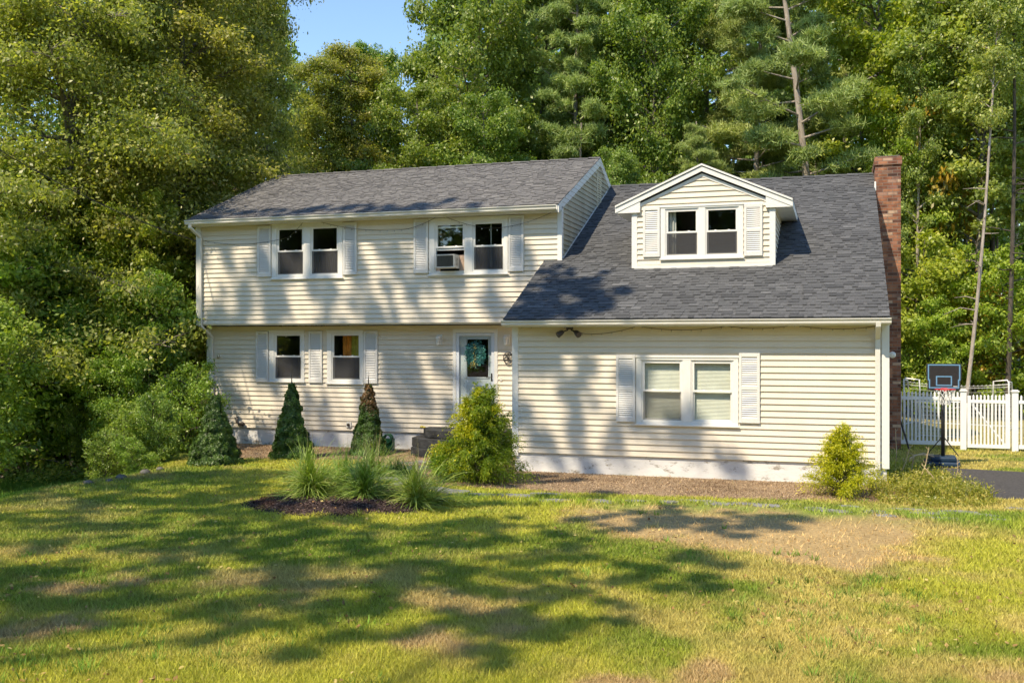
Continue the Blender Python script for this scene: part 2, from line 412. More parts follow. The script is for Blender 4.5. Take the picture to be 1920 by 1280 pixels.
# ================================================================== HOUSE
YG, YL, YU, YD = 18.764, 21.76, 21.318, 20.774        # front planes: wing, lower floor, jettied upper floor, dormer
XUL, XUR, XGL, XGR = -15.03, -5.722, -6.0, .88
S_ = .1143
PGp = .4684; YGE = 18.445; ZGE = .452+CZ; YGR = 26.384; ZGR = ZGE+PGp*(YGR-YGE)
def zroof(y): return ZGE+PGp*(y-YGE)
YME = YU-.297; ZME = 3.006+CZ; YMR = 25.11; ZMR = 4.706+CZ; PM = (ZMR-ZME)/(YMR-YME); YMB = 2*YMR-YME
XRL, XRR = -15.10, -5.70
ZUB = .418+CZ
H = empty('house', (-7, 19, 0), 'two storey cream clapboard house with dark shingled garage wing, dormer and brick chimney', 'house')

def siding(mb, W, z0, z1, span, holes=(), prot=.025, S=S_, zref=None):
    """lap siding; W(u, z, off) -> world point; span(z)->(u0,u1); holes: (u0,u1,z0,z1)"""
    zref = z0 if zref is None else zref
    k = math.floor((z0-zref)/S+1e-6); zc = zref+k*S
    while zc < z1-1e-6:
        a = max(zc, z0); e = min(zc+S, z1)
        off = lambda z: prot*(1-(z-zc)/S)+.0015
        cuts = sorted({a, e}|{c for h in holes for c in (h[2], h[3]) if a < c < e})
        for p, q in zip(cuts[:-1], cuts[1:]):
            mid = (p+q)/2; sp = span(p); sq = span(q)
            xs = [(0., 1.)]
            hs = sorted([(h[0], h[1]) for h in holes if h[2] < mid < h[3]])
            segs = []; c0 = None
            cur0, curq = sp[0], sq[0]
            for h in hs:
                if h[0] > cur0+1e-4: segs.append((cur0, h[0], curq, h[0]))
                cur0 = curq = h[1]
            if cur0 < sp[1]: segs.append((cur0, sp[1], curq, sq[1]))
            for (u0, u1, v0, v1) in segs:
                if u1-u0 < 1e-3: continue
                mb.quad(W(u0, p, off(p)), W(u1, p, off(p)), W(v1, q, off(q)), W(v0, q, off(q)))
                if p == a: mb.quad(W(u0, p, 0), W(u1, p, 0), W(u1, p, off(p)), W(u0, p, off(p)))
        zc += S
def Wf(Y): return lambda u, z, o: (u, Y-o, z)
def Wr(X): return lambda u, z, o: (X+o, u, z)     # faces +X
def Wl(X): return lambda u, z, o: (X-o, u, z)     # faces -X

# ---- windows: list of (name, Y, casing(px x0,x1, top,bottom at left), units, extras)
HOLES = {'g': [], 'u': [], 'l': [], 'd': []}
YP = {'g': YG, 'u': YU, 'l': YL, 'd': YD}
def rect(pl, x0, x1, yt, yb, xref=None):
    Y = YP[pl]; xr = x0 if xref is None else xref
    return (onY(x0, YH, Y)[0], onY(x1, YH, Y)[0], onY(xr, yb, Y)[2], onY(xr, yt, Y)[2])
def blind(parent, x0, x1, z0, z1, y):
    mb = MB(); z = z1
    while z > z0:
        mb.quad((x0, y-.005, z-.023), (x1, y-.005, z-.023), (x1, y+.005, z), (x0, y+.005, z)); z -= .025
    mb.box(x0, x1, y-.014, y+.014, z0-.02, z0)
    return mb.build('blind', M['blind'], parent)
def drape(parent, x0, x1, z0, z1, y, m, name='curtain', amp=.02, n=24):
    mb = MB(); K = n
    for k in range(K):
        a = x0+(x1-x0)*k/K; b_ = x0+(x1-x0)*(k+1)/K
        ya = y+amp*math.sin(k*1.9); yb = y+amp*math.sin((k+1)*1.9)
        mb.quad((a, ya, z0), (b_, yb, z0), (b_, yb, z1), (a, ya, z1))
    return mb.build(name, m, parent)
def window(pl, cas, units, inside=(), sill=True, open_unit=None, label=None, screen=True):
    Y = YP[pl]; x0, x1, z0, z1 = cas
    HOLES[pl].append((x0+.02, x1-.02, z0+.02, z1-.02))
    w = MB(); f = Y-.034      # casing face
    us = units
    # casing boards: head, sill board, verticals between the units
    w.box(x0, x1, f, Y+.02, us[0][3], z1)
    w.box(x0, x1, f, Y+.02, z0, us[0][2])
    xs = [x0]+[c for u in us for c in (u[0], u[1])]+[x1]
    for a, b_ in zip(xs[0::2], xs[1::2]): w.box(a, b_, f+.002, Y+.02, us[0][2], us[0][3])
    # raised outer band
    for (a, b_, c, d) in ((x0-.012, x1+.012, z1-.03, z1+.012), (x0-.012, x1+.012, z0-.012, z0+.022)):
        w.box(a, b_, f-.012, f+.004, c, d)
    W = w.build('window', M['trim'], H, bevel=.004)
    if label: W['label'] = label
    if sill:
        s_ = MB(); s_.box(x0-.02, x1+.02, f-.03, f-.0125, z0-.004, z0+.028); s_.build('sill', M['trim'], W, bevel=.004)
    for ui, (a, b_, c, d) in enumerate(us):
        # room behind
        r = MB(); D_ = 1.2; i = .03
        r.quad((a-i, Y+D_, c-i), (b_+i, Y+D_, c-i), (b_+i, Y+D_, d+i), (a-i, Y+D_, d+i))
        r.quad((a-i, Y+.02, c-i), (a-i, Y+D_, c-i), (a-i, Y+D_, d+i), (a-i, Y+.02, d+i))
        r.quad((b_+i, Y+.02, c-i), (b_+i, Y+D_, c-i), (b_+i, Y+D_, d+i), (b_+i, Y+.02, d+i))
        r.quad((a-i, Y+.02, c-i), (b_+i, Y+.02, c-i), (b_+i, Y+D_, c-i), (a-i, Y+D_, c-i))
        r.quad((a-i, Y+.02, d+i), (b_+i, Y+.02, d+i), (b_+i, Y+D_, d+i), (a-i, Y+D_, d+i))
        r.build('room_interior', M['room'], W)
        mz = (c+d)/2+.005
        fr = MB(); t = .022
        fr.box(a, a+t, Y-.018, Y+.05, c, d); fr.box(b_-t, b_, Y-.018, Y+.05, c, d)
        fr.box(a+t, b_-t, Y-.018, Y+.05, d-t, d); fr.box(a+t, b_-t, Y-.024, Y+.05, c, c+t)
        fr.build('frame', M['trim'], W, bevel=.003)
        s = .038
        opened = open_unit == ui
        def sash(za, zb, y):
            q = MB()
            q.box(a+t, a+t+s, y, y+.028, za, zb); q.box(b_-t-s, b_-t, y, y+.028, za, zb)
            q.box(a+t+s, b_-t-s, y+.001, y+.028, zb-s, zb); q.box(a+t+s, b_-t-s, y+.001, y+.028, za, za+s)
            q.build('sash', M['trim'], W, bevel=.003)
            g = MB(); g.quad((a+t+s, y+.016, za+s), (b_-t-s, y+.016, za+s), (b_-t-s, y+.016, zb-s), (a+t+s, y+.016, zb-s))
            g.build('pane', M['glass'], W)
        sash(mz-s*.5, d-t, Y-.010)
        lo = c+t
        if opened:
            lo = c+t+.42*(d-c)
            sash(lo, mz+s*.5+.42*(d-c)-.02, Y+.020)
        else:
            sash(lo, mz+s*.5, Y+.020)
            if not screen: pass
            q = MB(); q.quad((a+t, Y-.006, c+t), (b_-t, Y-.006, c+t), (b_-t, Y-.006, mz-s*.5), (a+t, Y-.006, mz-s*.5))
            if screen or ui == 0: q.build('insect_screen', M['screen' if screen else 'screen_light'], W)
            q = MB(); e = .012; zz = mz-s*.5
            q.box(a+t, a+t+e, Y-.012, Y-.004, c+t, zz); q.box(b_-t-e, b_-t, Y-.012, Y-.004, c+t, zz)
            q.box(a+t+e, b_-t-e, Y-.012, Y-.004, c+t, c+t+e)
            q.build('screen_frame', M['gutter'], W)
        for L_ in (0, 1):
            q = MB(); xx = a+(b_-a)*(.3+.4*L_); q.box(xx-.02, xx+.02, Y+.001, Y+.018, mz+s*.5, mz+s*.5+.014); q.build('sash_lock', M['trim'], W)
    return W
def shutter(pl, x0, x1, z0, z1, mid=False):
    Y = YP[pl]; f = Y-.055; b = MB(); st = .048
    if mid: panels = [(z0+.09, (z0+z1)/2-.035), ((z0+z1)/2+.035, z1-.07)]
    else: panels = [(z0+.10, z1-.06)]
    b.box(x0, x0+st, f, Y-.02, z0, z1); b.box(x1-st, x1, f, Y-.02, z0, z1)
    zs = [z0]+[c for p in panels for c in p]+[z1]
    for a, c in zip(zs[0::2], zs[1::2]): b.box(x0+st, x1-st, f+.001, Y-.02, a, c)
    b.box(x0+st, x1-st, Y-.026, Y-.021, z0+.05, z1-.05)
    o = b.build('shutter', M['shutter'], H, bevel=.003)
    l = MB()
    for (a, c) in panels:
        z = a
        while z < c-.015:
            l.quad((x0+st, f+.004, z), (x1-st, f+.004, z), (x1-st, f+.030, z+.044), (x0+st, f+.030, z+.044))
            l.quad((x0+st, f+.004, z), (x1-st, f+.004, z), (x1-st, f+.014, z-.002), (x0+st, f+.014, z-.002))
            z += .040
    l.build('louvres', M['shutter'], o)
    return o
rc = rect('g', 1193.3, 1384.6, 667, 796)
zt, zb = onY(1203, 674.5, YG)[2], onY(1203, 789.5, YG)[2]
gx = lambda x: onY(x, YH, YG)[0]
Wg = window('g', rc, [(gx(1203), gx(1280.5), zb, zt), (gx(1295.8), gx(1375.7), zb, zt)], screen=False)
for a, b_ in ((1203, 1280.5), (1295.8, 1375.7)):
    blind(Wg, gx(a)+.02, gx(b_)-.02, zb+.05, zt-.03, YG+.085)
shutter('g', *rect('g', 1156.1, 1191.8, 665, 789.6), mid=True)
shutter('g', *rect('g', 1386, 1425, 661, 787.5, 1193), mid=True)
dx = lambda x: onY(x, YH, YD)[0]
rc = rect('d', 1239, 1393.8, 387.4, 487.8)
zt, zb = onY(1247.5, 392.5, YD)[2], onY(1247.5, 481.5, YD)[2]
Wd = window('d', rc, [(dx(1247.5), dx(1310.3), zb, zt), (dx(1322.5), dx(1385.3), zb, zt)])
drape(Wd, dx(1250), dx(1266), zb, zt, YD+.12, M['curtain'], n=8)
shutter('d', *rect('d', 1206.3, 1237.8, 389, 482.5), mid=True)
shutter('d', *rect('d', 1395.6, 1429.8, 391, 485, 1206), mid=True)
ux = lambda x: onY(x, YH, YU)[0]
rc = rect('u', 805.3, 953, 411, 517.3)
zt, zb = onY(816, 418.5, YU)[2], onY(816, 510.5, YU)[2]
Wu = window('u', rc, [(ux(816), ux(872.5), zb, zt), (ux(886.6), ux(946), zb, zt)], open_unit=0)
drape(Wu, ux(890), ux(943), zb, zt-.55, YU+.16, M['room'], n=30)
drape(Wu, ux(917), ux(919.5), zb, zt, YU+.10, M['curtain'], n=2, name='curtain_edge')
AC = (ux(826), ux(861), onY(816, 504.5, YU)[2], onY(816, 479.5, YU)[2])
b = MB(); b.box(ux(818), AC[0]-.003, YU+.0, YU+.012, zb+.02, AC[3]); b.build('accordion_panel', M['acpanel'], Wu)
b = MB(); b.box(AC[1]+.003, ux(870.5), YU+.0, YU+.012, zb+.02, AC[3]); b.build('accordion_panel', M['acpanel'], Wu)
shutter('u', *rect('u', 777, 803.8, 412, 512.7)); shutter('u', *rect('u', 954.4, 982.7, 404.5, 509))
rc = rect('u', 510.7, 643.6, 419.5, 524.5)
zt, zb = onY(519, 427, YU)[2], onY(519, 517.5, YU)[2]
Wu2 = window('u', rc, [(ux(519.3), ux(570.8), zb, zt), (ux(582.9), ux(636), zb, zt)])
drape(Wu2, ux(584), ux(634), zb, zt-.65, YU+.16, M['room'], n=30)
shutter('u', *rect('u', 484.3, 509.3, 424.4, 519.5)); shutter('u', *rect('u', 645, 670, 418, 515.5))
lx = lambda x: onY(x, YH, YL)[0]
zt, zb = onY(515, 624.8, YL)[2], onY(515, 711.5, YL)[2]
Wl1 = window('l', rect('l', 505.9, 571.6, 619.6, 716), [(lx(514.7), lx(566.8), zb, zt)])
Wl2 = window('l', rect('l', 614, 682, 619.6, 719.5), [(lx(622.3), lx(677), zb, zt)])
drape(Wl2, lx(638), lx(654), zt-.62, zt, YL+.14, M['orange_curtain'], n=10)  # orange sheet added here, its colour standing for warm lamp light
drape(Wl2, lx(655), lx(676), zt-.55, zt, YL+.12, M['yellow_curtain'], n=10)
for a, b_ in ((481.5, 504.6), (580.4, 605.4), (683.4, 709)):
    shutter('l', lx(a), lx(b_), onY(580, 717, YL)[2], onY(580, 620.3, YL)[2])
# door opening
DX0, DX1, DZ0, DZ1 = lx(855.6), lx(927.5), .56, 2.735
HOLES['l'].append((DX0-.05, DX1+.05, .44, DZ1+.05))
d = MB()
d.box(DX0-.08, DX0, YL-.03, YL+.1, DZ0, DZ1); d.box(DX1, DX1+.08, YL-.03, YL+.1, DZ0, DZ1)
d.box(DX0-.08, DX1+.08, YL-.032, YL+.1, DZ1, DZ1+.09); d.box(DX0-.1, DX1+.1, YL-.045, YL+.1, DZ0-.09, DZ0)
Dr = d.build('door', M['trim'], H, bevel=.004)
d = MB(); s = .075
d.box(DX0+.004, DX0+s, YL-.02, YL+.012, DZ0, DZ1-.004); d.box(DX1-s, DX1-.004, YL-.02, YL+.012, DZ0, DZ1-.004)
d.box(DX0+s, DX1-s, YL-.019, YL+.012, DZ1-s, DZ1-.004); d.box(DX0+s, DX1-s, YL-.019, YL+.012, DZ0, DZ0+.2)
d.build('storm_frame', M['door_frame'], Dr, bevel=.004)
g = MB(); g.quad((DX0+s, YL-.004, DZ0+.2), (DX1-s, YL-.004, DZ0+.2), (DX1-s, YL-.004, DZ1-s), (DX0+s, YL-.004, DZ1-s)); g.build('storm_glass', M['glass'], Dr)
gl0, gl1 = lx(874.8), lx(915); gz0, gz1 = onY(875, 706.5, YL)[2], onY(875, 636, YL)[2]
d = MB(); y0, y1 = YL+.03, YL+.07
d.box(DX0+.004, gl0, y0, y1, DZ0, DZ1-.004); d.box(gl1, DX1-.004, y0, y1, DZ0, DZ1-.004)
d.box(gl0, gl1, y0, y1, gz1, DZ1-.004); d.box(gl0, gl1, y0, y1, DZ0, gz0)
for (a, b_, c, e) in ((gl0-.02, gl1+.02, gz1, gz1+.03), (gl0-.02, gl1+.02, gz0-.03, gz0), (gl0-.03, gl0, gz0-.03, gz1+.03), (gl1, gl1+.03, gz0-.03, gz1+.03)):
    d.box(a, b_, y0-.014, y0+.002, c, e)
for px0, px1 in ((gl0-.0, (gl0+gl1)/2-.03), ((gl0+gl1)/2+.03, gl1)):
    for (a, b_, c, e) in ((px0, px1, gz0-.2, gz0-.18), (px0, px1, DZ0+.22, DZ0+.24), (px0-.02, px0, DZ0+.22, gz0-.18), (px1, px1+.02, DZ0+.22, gz0-.18)):
        d.box(a, b_, y0-.01, y0+.002, c, e)
d.build('door_leaf', M['door'], Dr, bevel=.003)
g = MB(); g.quad((gl0, y0+.02, gz0), (gl1, y0+.02, gz0), (gl1, y0+.02, gz1), (gl0, y0+.02, gz1)); g.build('door_glass', M['glass'], Dr)
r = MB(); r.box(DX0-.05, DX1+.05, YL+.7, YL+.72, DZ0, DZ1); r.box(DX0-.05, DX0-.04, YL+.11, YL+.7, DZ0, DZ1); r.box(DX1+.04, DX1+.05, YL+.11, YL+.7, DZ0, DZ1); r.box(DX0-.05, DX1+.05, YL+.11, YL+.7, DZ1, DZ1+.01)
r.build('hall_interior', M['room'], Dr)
d = MB(); hx = lx(922.5); hz = onY(922, 707, YL)[2]
d.box(hx-.014, hx+.014, YL-.032, YL-.02, hz-.09, hz+.09); d.tube([(hx, YL-.03, hz), (hx, YL-.07, hz)], .01, 8); d.tube([(hx+.005, YL-.07, hz), (hx-.12, YL-.07, hz)], .009, 8)
d.build('door_handle', M['black'], Dr)

# ---- walls
w = MB(); siding(w, Wf(YL), .405, ZUB-.02, lambda z: (XUL+.09, XUR), HOLES['l']); w.build('wall', M['siding'], H)
w = MB(); siding(w, Wf(YU), ZUB+.035, ZME-.05, lambda z: (XUL+.11, XUR-.08), HOLES['u'], zref=ZUB+.035); w.build('wall', M['siding'], H)
w = MB(); siding(w, Wf(YG), .37, ZGE-.10, lambda z: (XGL+.10, XGR-.10), HOLES['g']); w.build('wall', M['siding'], H)
# gable end wall on the right of the upper floor
def gspan(z):
    if z <= ZME: return (YU+.0, 2*YMR-YU)
    k = (z-ZME)/PM; return (YME+k, YMB-k)
w = MB()
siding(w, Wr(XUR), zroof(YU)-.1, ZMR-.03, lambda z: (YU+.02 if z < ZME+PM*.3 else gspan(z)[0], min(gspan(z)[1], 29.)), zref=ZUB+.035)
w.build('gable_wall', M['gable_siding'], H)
w = MB(); siding(w, Wl(XUL), ZUB+.035, ZMR-.03, lambda z: (YU+.02, 28.8) if z < ZME+.1 else gspan(z), zref=ZUB+.035)
siding(w, Wl(XUL), .405, ZUB+.035, lambda z: (YL+.02, 28.8)); w.build('side_wall', M['siding'], H)
def gs2(z):
    if z <= ZGE: return (YG+.02, 33.)
    k = (z-ZGE)/PGp; return (YGE+k+.05, min(33., 2*YGR-YGE-k))
w = MB(); siding(w, Wr(XGR), .37, ZGR-.05, gs2); siding(w, Wl(XGL), .37, ZUB, lambda z: (YG+.02, YL)); w.build('side_wall', M['siding'], H)
# core behind the siding (so nothing shows through) and rear walls
w = MB()
w.box(XUL+.01, XUR-.02, 28.80, 28.86, 0, ZME); w.box(XUR, XGR-.02, 33.0, 33.05, 0, ZGE); w.build('rear_wall', M['siding'], H)
w = MB(); w.box(XUL+.02, XUR-.01, YU+.012, YL-.002, ZUB+.005, ZUB+.02); w.box(XUL+.02, XUR+.1, YU-.004, YU+.013, ZUB+.0, ZUB+.036); w.build('overhang_soffit', M['soffit'], H)
# foundation
w = MB(); w.box(XUL+.12, XUR, YL+.02, YL+.2, -.3, .40); w.box(XUL+.12, XUL+.3, YL+.2, 28.8, -.3, .40); w.box(XUR-.2, XUR, YL+.2, 28.8, -.3, 3.0)
w.build('foundation', M['found'], H)
w = MB(); w.box(XGL+.03, XGR-.02, YG+.015, YG+.2, -.3, .37); w.box(XGR-.2, XGR-.02, YG+.2, 33, -.3, .37); w.box(XGL+.03, XGL+.2, YG+.2, YL, -.3, .37)
w.build('foundation', M['found'], H)
# corner boards
def cboard(x0, x1, Y, z0, z1, side=0):
    c = MB(); c.box(x0, x1, Y-.028, Y+.03, z0, z1)
    if side: c.box(*( (x1-.004, x1+.024) if side > 0 else (x0-.024, x0+.004)), Y-.026, Y+.11, z0, z1)
    c.build('corner_board', M['trim'], H, bevel=.003)
cboard(XUL, XUL+.11, YU, ZUB, ZME-.06, -1); cboard(XUR-.08, XUR, YU, zroof(YU)-.02, ZME-.02, 1)
cboard(XUL+.0, XUL+.09, YL, .405, ZUB-.002, -1)
cboard(XGL, XGL+.10, YG, .30, ZGE-.10, -1); cboard(XGR-.10, XGR, YG, .30, ZGE-.10, 1)
# ---- shingled roof planes
def shingles(name, P0, U, V, nrm, ulen, vlen, m, seed, expo=.135, clip=None, parent=None, thick=.05, underside=None):
    """P0 eave-left corner, U along eave, V up slope (unit), nrm normal"""
    rs = np.random.RandomState(seed); P0, U, V, nrm = map(np.array, (P0, U, V, nrm))
    co = []; tint = []
    def add(u0, u1, v0, v1, h0, h1, t):
        co.extend([P0+U*u0+V*v0+nrm*h0, P0+U*u1+V*v0+nrm*h0, P0+U*u1+V*v1+nrm*h1, P0+U*u0+V*v1+nrm*h1]); tint.append(t)
        co.extend([P0+U*u0+V*v0, P0+U*u1+V*v0, P0+U*u1+V*v0+nrm*h0, P0+U*u0+V*v0+nrm*h0]); tint.append(t*.8)
    k = 0; v = -.02
    while v < vlen:
        v1 = min(v+expo, vlen); c = clip((v+v1)/2) if clip else [(0, ulen)]
        for (a, b_) in c:
            x = a
            while x < b_:
                wd = rs.uniform(.35, 1.0); xe = min(x+wd, b_)
                add(x, xe, v, v1+.03 if v1 < vlen else v1, .007, .001, .5+rs.normal(0, .08)); x = xe
            x = a-rs.uniform(0, .2)
            while x < b_:
                wd = rs.choice([.10, .14, .19, .26, .33]); xe = x+wd
                if max(x, a) < min(xe, b_): add(max(x, a), min(xe, b_), v-.003, v1-.004, .018, .010, np.clip(.45+rs.normal(0, .16), 0, 1))
                x = xe+rs.choice([.06, .10, .15, .22, .3])
        v = v1; k += 1
    me = np_mesh(name, np.array(co), 4, tint, m)
    o = link(name, me, parent)
    return o
def vec(a): a = np.array(a, float); return a/np.linalg.norm(a)
def roof_deck(pts, nrm, t, m, parent, name='roof_deck'):
    b = MB(); b.prism([tuple(np.array(p)-np.array(nrm)*.002) for p in pts], -np.array(nrm)*t); return b.build(name, m, parent)
Vm = vec((0, 1, PM)); nm = vec((0, -PM, 1)); Lm = math.hypot(YMR-YME, ZMR-ZME)
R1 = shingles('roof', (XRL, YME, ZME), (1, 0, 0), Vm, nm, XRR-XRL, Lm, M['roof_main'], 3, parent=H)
R1['label'] = 'main roof of mid grey shingles over the upper floor'
roof_deck([(XRL, YME, ZME), (XRR, YME, ZME), (XRR, YMR, ZMR), (XRL, YMR, ZMR)], nm, .05, M['roof_main'], R1)
nb = vec((0, PM, 1)); shingles('rear_slope', (XRR, YMB, ZME), (-1, 0, 0), vec((0, -1, PM)), nb, XRR-XRL, Lm, M['roof_main'], 4, parent=R1)
roof_deck([(XRR, YMB, ZME), (XRL, YMB, ZME), (XRL, YMR, ZMR), (XRR, YMR, ZMR)], nb, .05, M['roof_main'], R1)
def ridge_caps(x0, x1, y, z, p, m, parent):
    b = MB(); x = x0; k = 0; w_ = .13
    while x < x1:
        xe = min(x+.26, x1); h = .016+.006*(k % 2); t = random.uniform(.2, .7)
        for sgn in (-1, 1):
            b.quad((x, y, z+h+.014), (xe, y, z+h+.004), (xe, y+sgn*w_, z-p*w_+h+.004), (x, y+sgn*w_, z-p*w_+h+.014), t)
        b.quad((x, y-w_, z-p*w_), (x, y, z), (x, y, z+h+.014), (x, y-w_, z-p*w_+h+.014), t)
        x = xe-.0; k += 1
    return b.build('ridge_cap', m, parent)
ridge_caps(XRL, XRR, YMR, ZMR, PM, M['roof_main'], R1)
# wing roof, cut where the upper floor stands and where the dormer sits
Vg = vec((0, 1, PGp)); ng = vec((0, -PGp, 1)); Lg = math.hypot(YGR-YGE, ZGR-ZGE)
XWL = -6.106; XWR = .901
XDL, XDR = -4.022, -1.161
vU = (YU-YGE)/Vg[1]; vD = (YD-YGE)/Vg[1]
def clipw(v):
    a = 0 if v < vU else XUR+.005-XWL
    segs = [(a, XWR-XWL)]
    if vD < v < vD+4.2: segs = [(a, XDL+.03-XWL), (XDR-.03-XWL, XWR-XWL)] if v < vD+2.4 else segs
    return segs
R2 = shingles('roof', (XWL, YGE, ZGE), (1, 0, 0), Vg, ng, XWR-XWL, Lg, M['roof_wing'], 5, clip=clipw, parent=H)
R2['label'] = 'darker charcoal shingled roof of the garage wing below the dormer'
roof_deck([(XWL, YGE, ZGE), (XWR, YGE, ZGE), (XWR, YU, zroof(YU)), (XWL, YU, zroof(YU))], ng, .05, M['roof_wing'], R2)
roof_deck([(XUR+.004, YU, zroof(YU)), (XWR, YU, zroof(YU)), (XWR, YGR, ZGR), (XUR+.004, YGR, ZGR)], ng, .05, M['roof_wing'], R2)
nb = vec((0, PGp, 1)); YGB = 33.3
roof_deck([(XWR, YGB, ZGR-PGp*(YGB-YGR)), (XUR-.3, YGB, ZGR-PGp*(YGB-YGR)), (XUR-.3, YGR, ZGR), (XWR, YGR, ZGR)], nb, .06, M['roof_wing'], R2)
ridge_caps(XUR+.02, XWR, YGR, ZGR, PGp, M['roof_wing'], R2)
# rake boards, fascia
def rake(parent, X, y0, z0, y1, z1, side, h=.17, t=.03, m='trim'):
    b = MB(); o_ = .004
    a = [(X, y0, z0-o_), (X, y1, z1-o_), (X, y1, z1-h-o_), (X, y0, z0-h-o_)]
    b.prism(a, (t*side, 0, 0)); return b.build('rake_board', M[m], parent)
rake(R1, XRR-.028, YME+.01, ZME, YMR, ZMR, 1, .19); rake(R1, XRR-.028, YMB-.01, ZME, YMR, ZMR, 1, .19)
rake(R1, XRL+.028, YME+.01, ZME, YMR, ZMR, -1, .19)
rake(R2, XWR-.03, YGE+.01, ZGE, YGR, ZGR, 1, .15); rake(R2, XWL+.035, YGE+.01, ZGE, YU-.03, zroof(YU)-.01, -1, .13)
# flashing where wing roof meets gable wall
b = MB(); y0, y1 = YU, 25.9
b.prism([(XUR+.022, y0, zroof(y0)+.012), (XUR+.022, y1, zroof(y1)+.012), (XUR+.022, y1, zroof(y1)+.05), (XUR+.022, y0, zroof(y0)+.05)], (.008, 0, 0))
b.build('flashing', M['trim'], R2)
# gutters and soffits
def gutter(x0, x1, y, z, h=.115, d=.115):
    prof = [(0, 0), (0, -h*.85), (-d*.45, -h), (-d*.75, -h*.75), (-d*.78, -h*.45), (-d, -h*.15), (-d, 0), (-d*.94, 0), (-d*.94, -h*.12), (-d*.70, -h*.42), (-d*.68, -h*.7), (-d*.42, -h*.92), (-.004, -h*.78), (-.004, 0)]
    b = MB(); b.prism([(x0, y+p, z+q) for p, q in prof][::-1], (x1-x0, 0, 0)); return b.build('gutter', M['gutter'], H)
gutter(XRL-.03, XRR-.03, YME-.002, ZME-.03); gutter(XWL-.02, XWR+.02, YGE-.002, ZGE-.03, .11, .10)
b = MB(); b.box(XRL+.03, XRR-.03, YME+.0, YME+.022, ZME-.17, ZME-.03); b.box(XRL+.035, XRR-.035, YME+.022, YU-.002, ZME-.165, ZME-.15)
b.build('fascia', M['gutter'], H)
b = MB(); b.box(XWL+.03, XWR-.03, YGE+.0, YGE+.022, ZGE-.16, ZGE-.03); b.box(XWL+.036, XWR-.032, YGE+.022, YG-.0025, ZGE-.155, ZGE-.14)
b.build('fascia', M['gutter'], H)
# downspouts
def spout(pts, w_=.075, d_=.055):
    b = MB()
    for p, q in zip(pts[:-1], pts[1:]):
        p = np.array(p); q = np.array(q); dr = (q-p)/np.linalg.norm(q-p)
        sx = np.array([1., 0, 0])*w_/2
        if abs(dr[0]) > .8: sx = np.array([0, 0, 1.])*w_/2
        sy = np.cross(dr, sx); sy = sy/np.linalg.norm(sy)*d_/2; p = p-dr*.01; q = q+dr*.01
        c = [p-sx-sy, p+sx-sy, p+sx+sy, p-sx+sy]; e = [x+(q-p) for x in c]; i = len(b.v)
        b.v += [tuple(x) for x in c+e]
        for f_ in ((0, 3, 2, 1), (4, 5, 6, 7), (0, 1, 5, 4), (1, 2, 6, 5), (2, 3, 7, 6), (3, 0, 4, 7)):
            b.f.append(tuple(i+k for k in f_)); b.m.append(0); b.t.append(.5)
    return b.build('downspout', M['gutter'], H, bevel=.006)
x_ = XUL+.03
spout([(x_, YME-.05, ZME-.13), (x_, YME-.05, ZME-.2), (x_+.1, YU-.07, ZME-.42), (x_+.1, YU-.07, ZUB-.0), (x_+.12, YL-.07, ZUB-.28), (x_+.12, YL-.07, .25), (x_+.12, YL-.22, .12)])
x_ = XGR-.17
spout([(x_, YGE-.05, ZGE-.10), (x_, YGE-.04, ZGE-.17), (x_, YG-.06, ZGE-.38), (x_, YG-.06, .30)], .085, .06)
# wing wall frieze under eave
b = MB(); b.box(XGL+.10, XGR-.10, YG-.024, YG+.0, ZGE-.20, ZGE-.156); b.build('frieze', M['soffit'], H)
# ---- dormer
zD0 = zroof(YD); dzw = lambda x, y: onY(x, y, YD)
zEv = dzw(1452, 381)[2]                     # top of dormer corner boards
pk = dzw(1317.4, 306); tipL = dzw(1160.7, 383); tipR = dzw(1481.9, 372)
YF = YD-.085                                  # front of the dormer roof
xm = (XDL+XDR)/2; ov = .36
pD = .44; zpk = zEv+.06+pD*((XDR-XDL)/2+ov)+.02
def backY(z): return YGE+(z-ZGE)/PGp          # where height z meets the wing roof
D_ = MB(); HD = HOLES['d']
siding(D_, Wf(YD), zD0-.05, zEv, lambda z: (XDL+.09, XDR-.09), HD)
def dsp(z):
    k = (z-zEv)/pD; return (XDL+.02+k-.02, XDR-.02-k+.02)
siding(D_, Wf(YD), zEv, zpk-.26, dsp, [h for h in HD], zref=zD0-.05)
Dm = D_.build('dormer', M['siding'], H)
Dm['label'] = 'gabled dormer on the charcoal wing roof'
for wf_ in (Wr(XDR), Wl(XDL)):
    b = MB(); siding(b, wf_, zD0-.1, zEv+.05, lambda z: (YD+.02, max(YD+.03, backY(z)+.1)), zref=zD0-.05); b.build('dormer_cheek', M['siding'], Dm)
b = MB(); b.box(XDL, XDL+.09, YD-.028, YD+.03, zD0-.03, zEv); b.box(XDL-.024, XDL+.002, YD-.026, YD+.09, zD0+.0, zEv); b.build('corner_board', M['trim'], Dm, bevel=.003)
b = MB(); b.box(XDR-.09, XDR, YD-.028, YD+.03, zD0-.03, zEv); b.box(XDR-.002, XDR+.024, YD-.026, YD+.09, zD0+.0, zEv); b.build('corner_board', M['trim'], Dm, bevel=.003)
zt_ = zpk; half = (XDR-XDL)/2+ov; zTip = zpk-pD*half
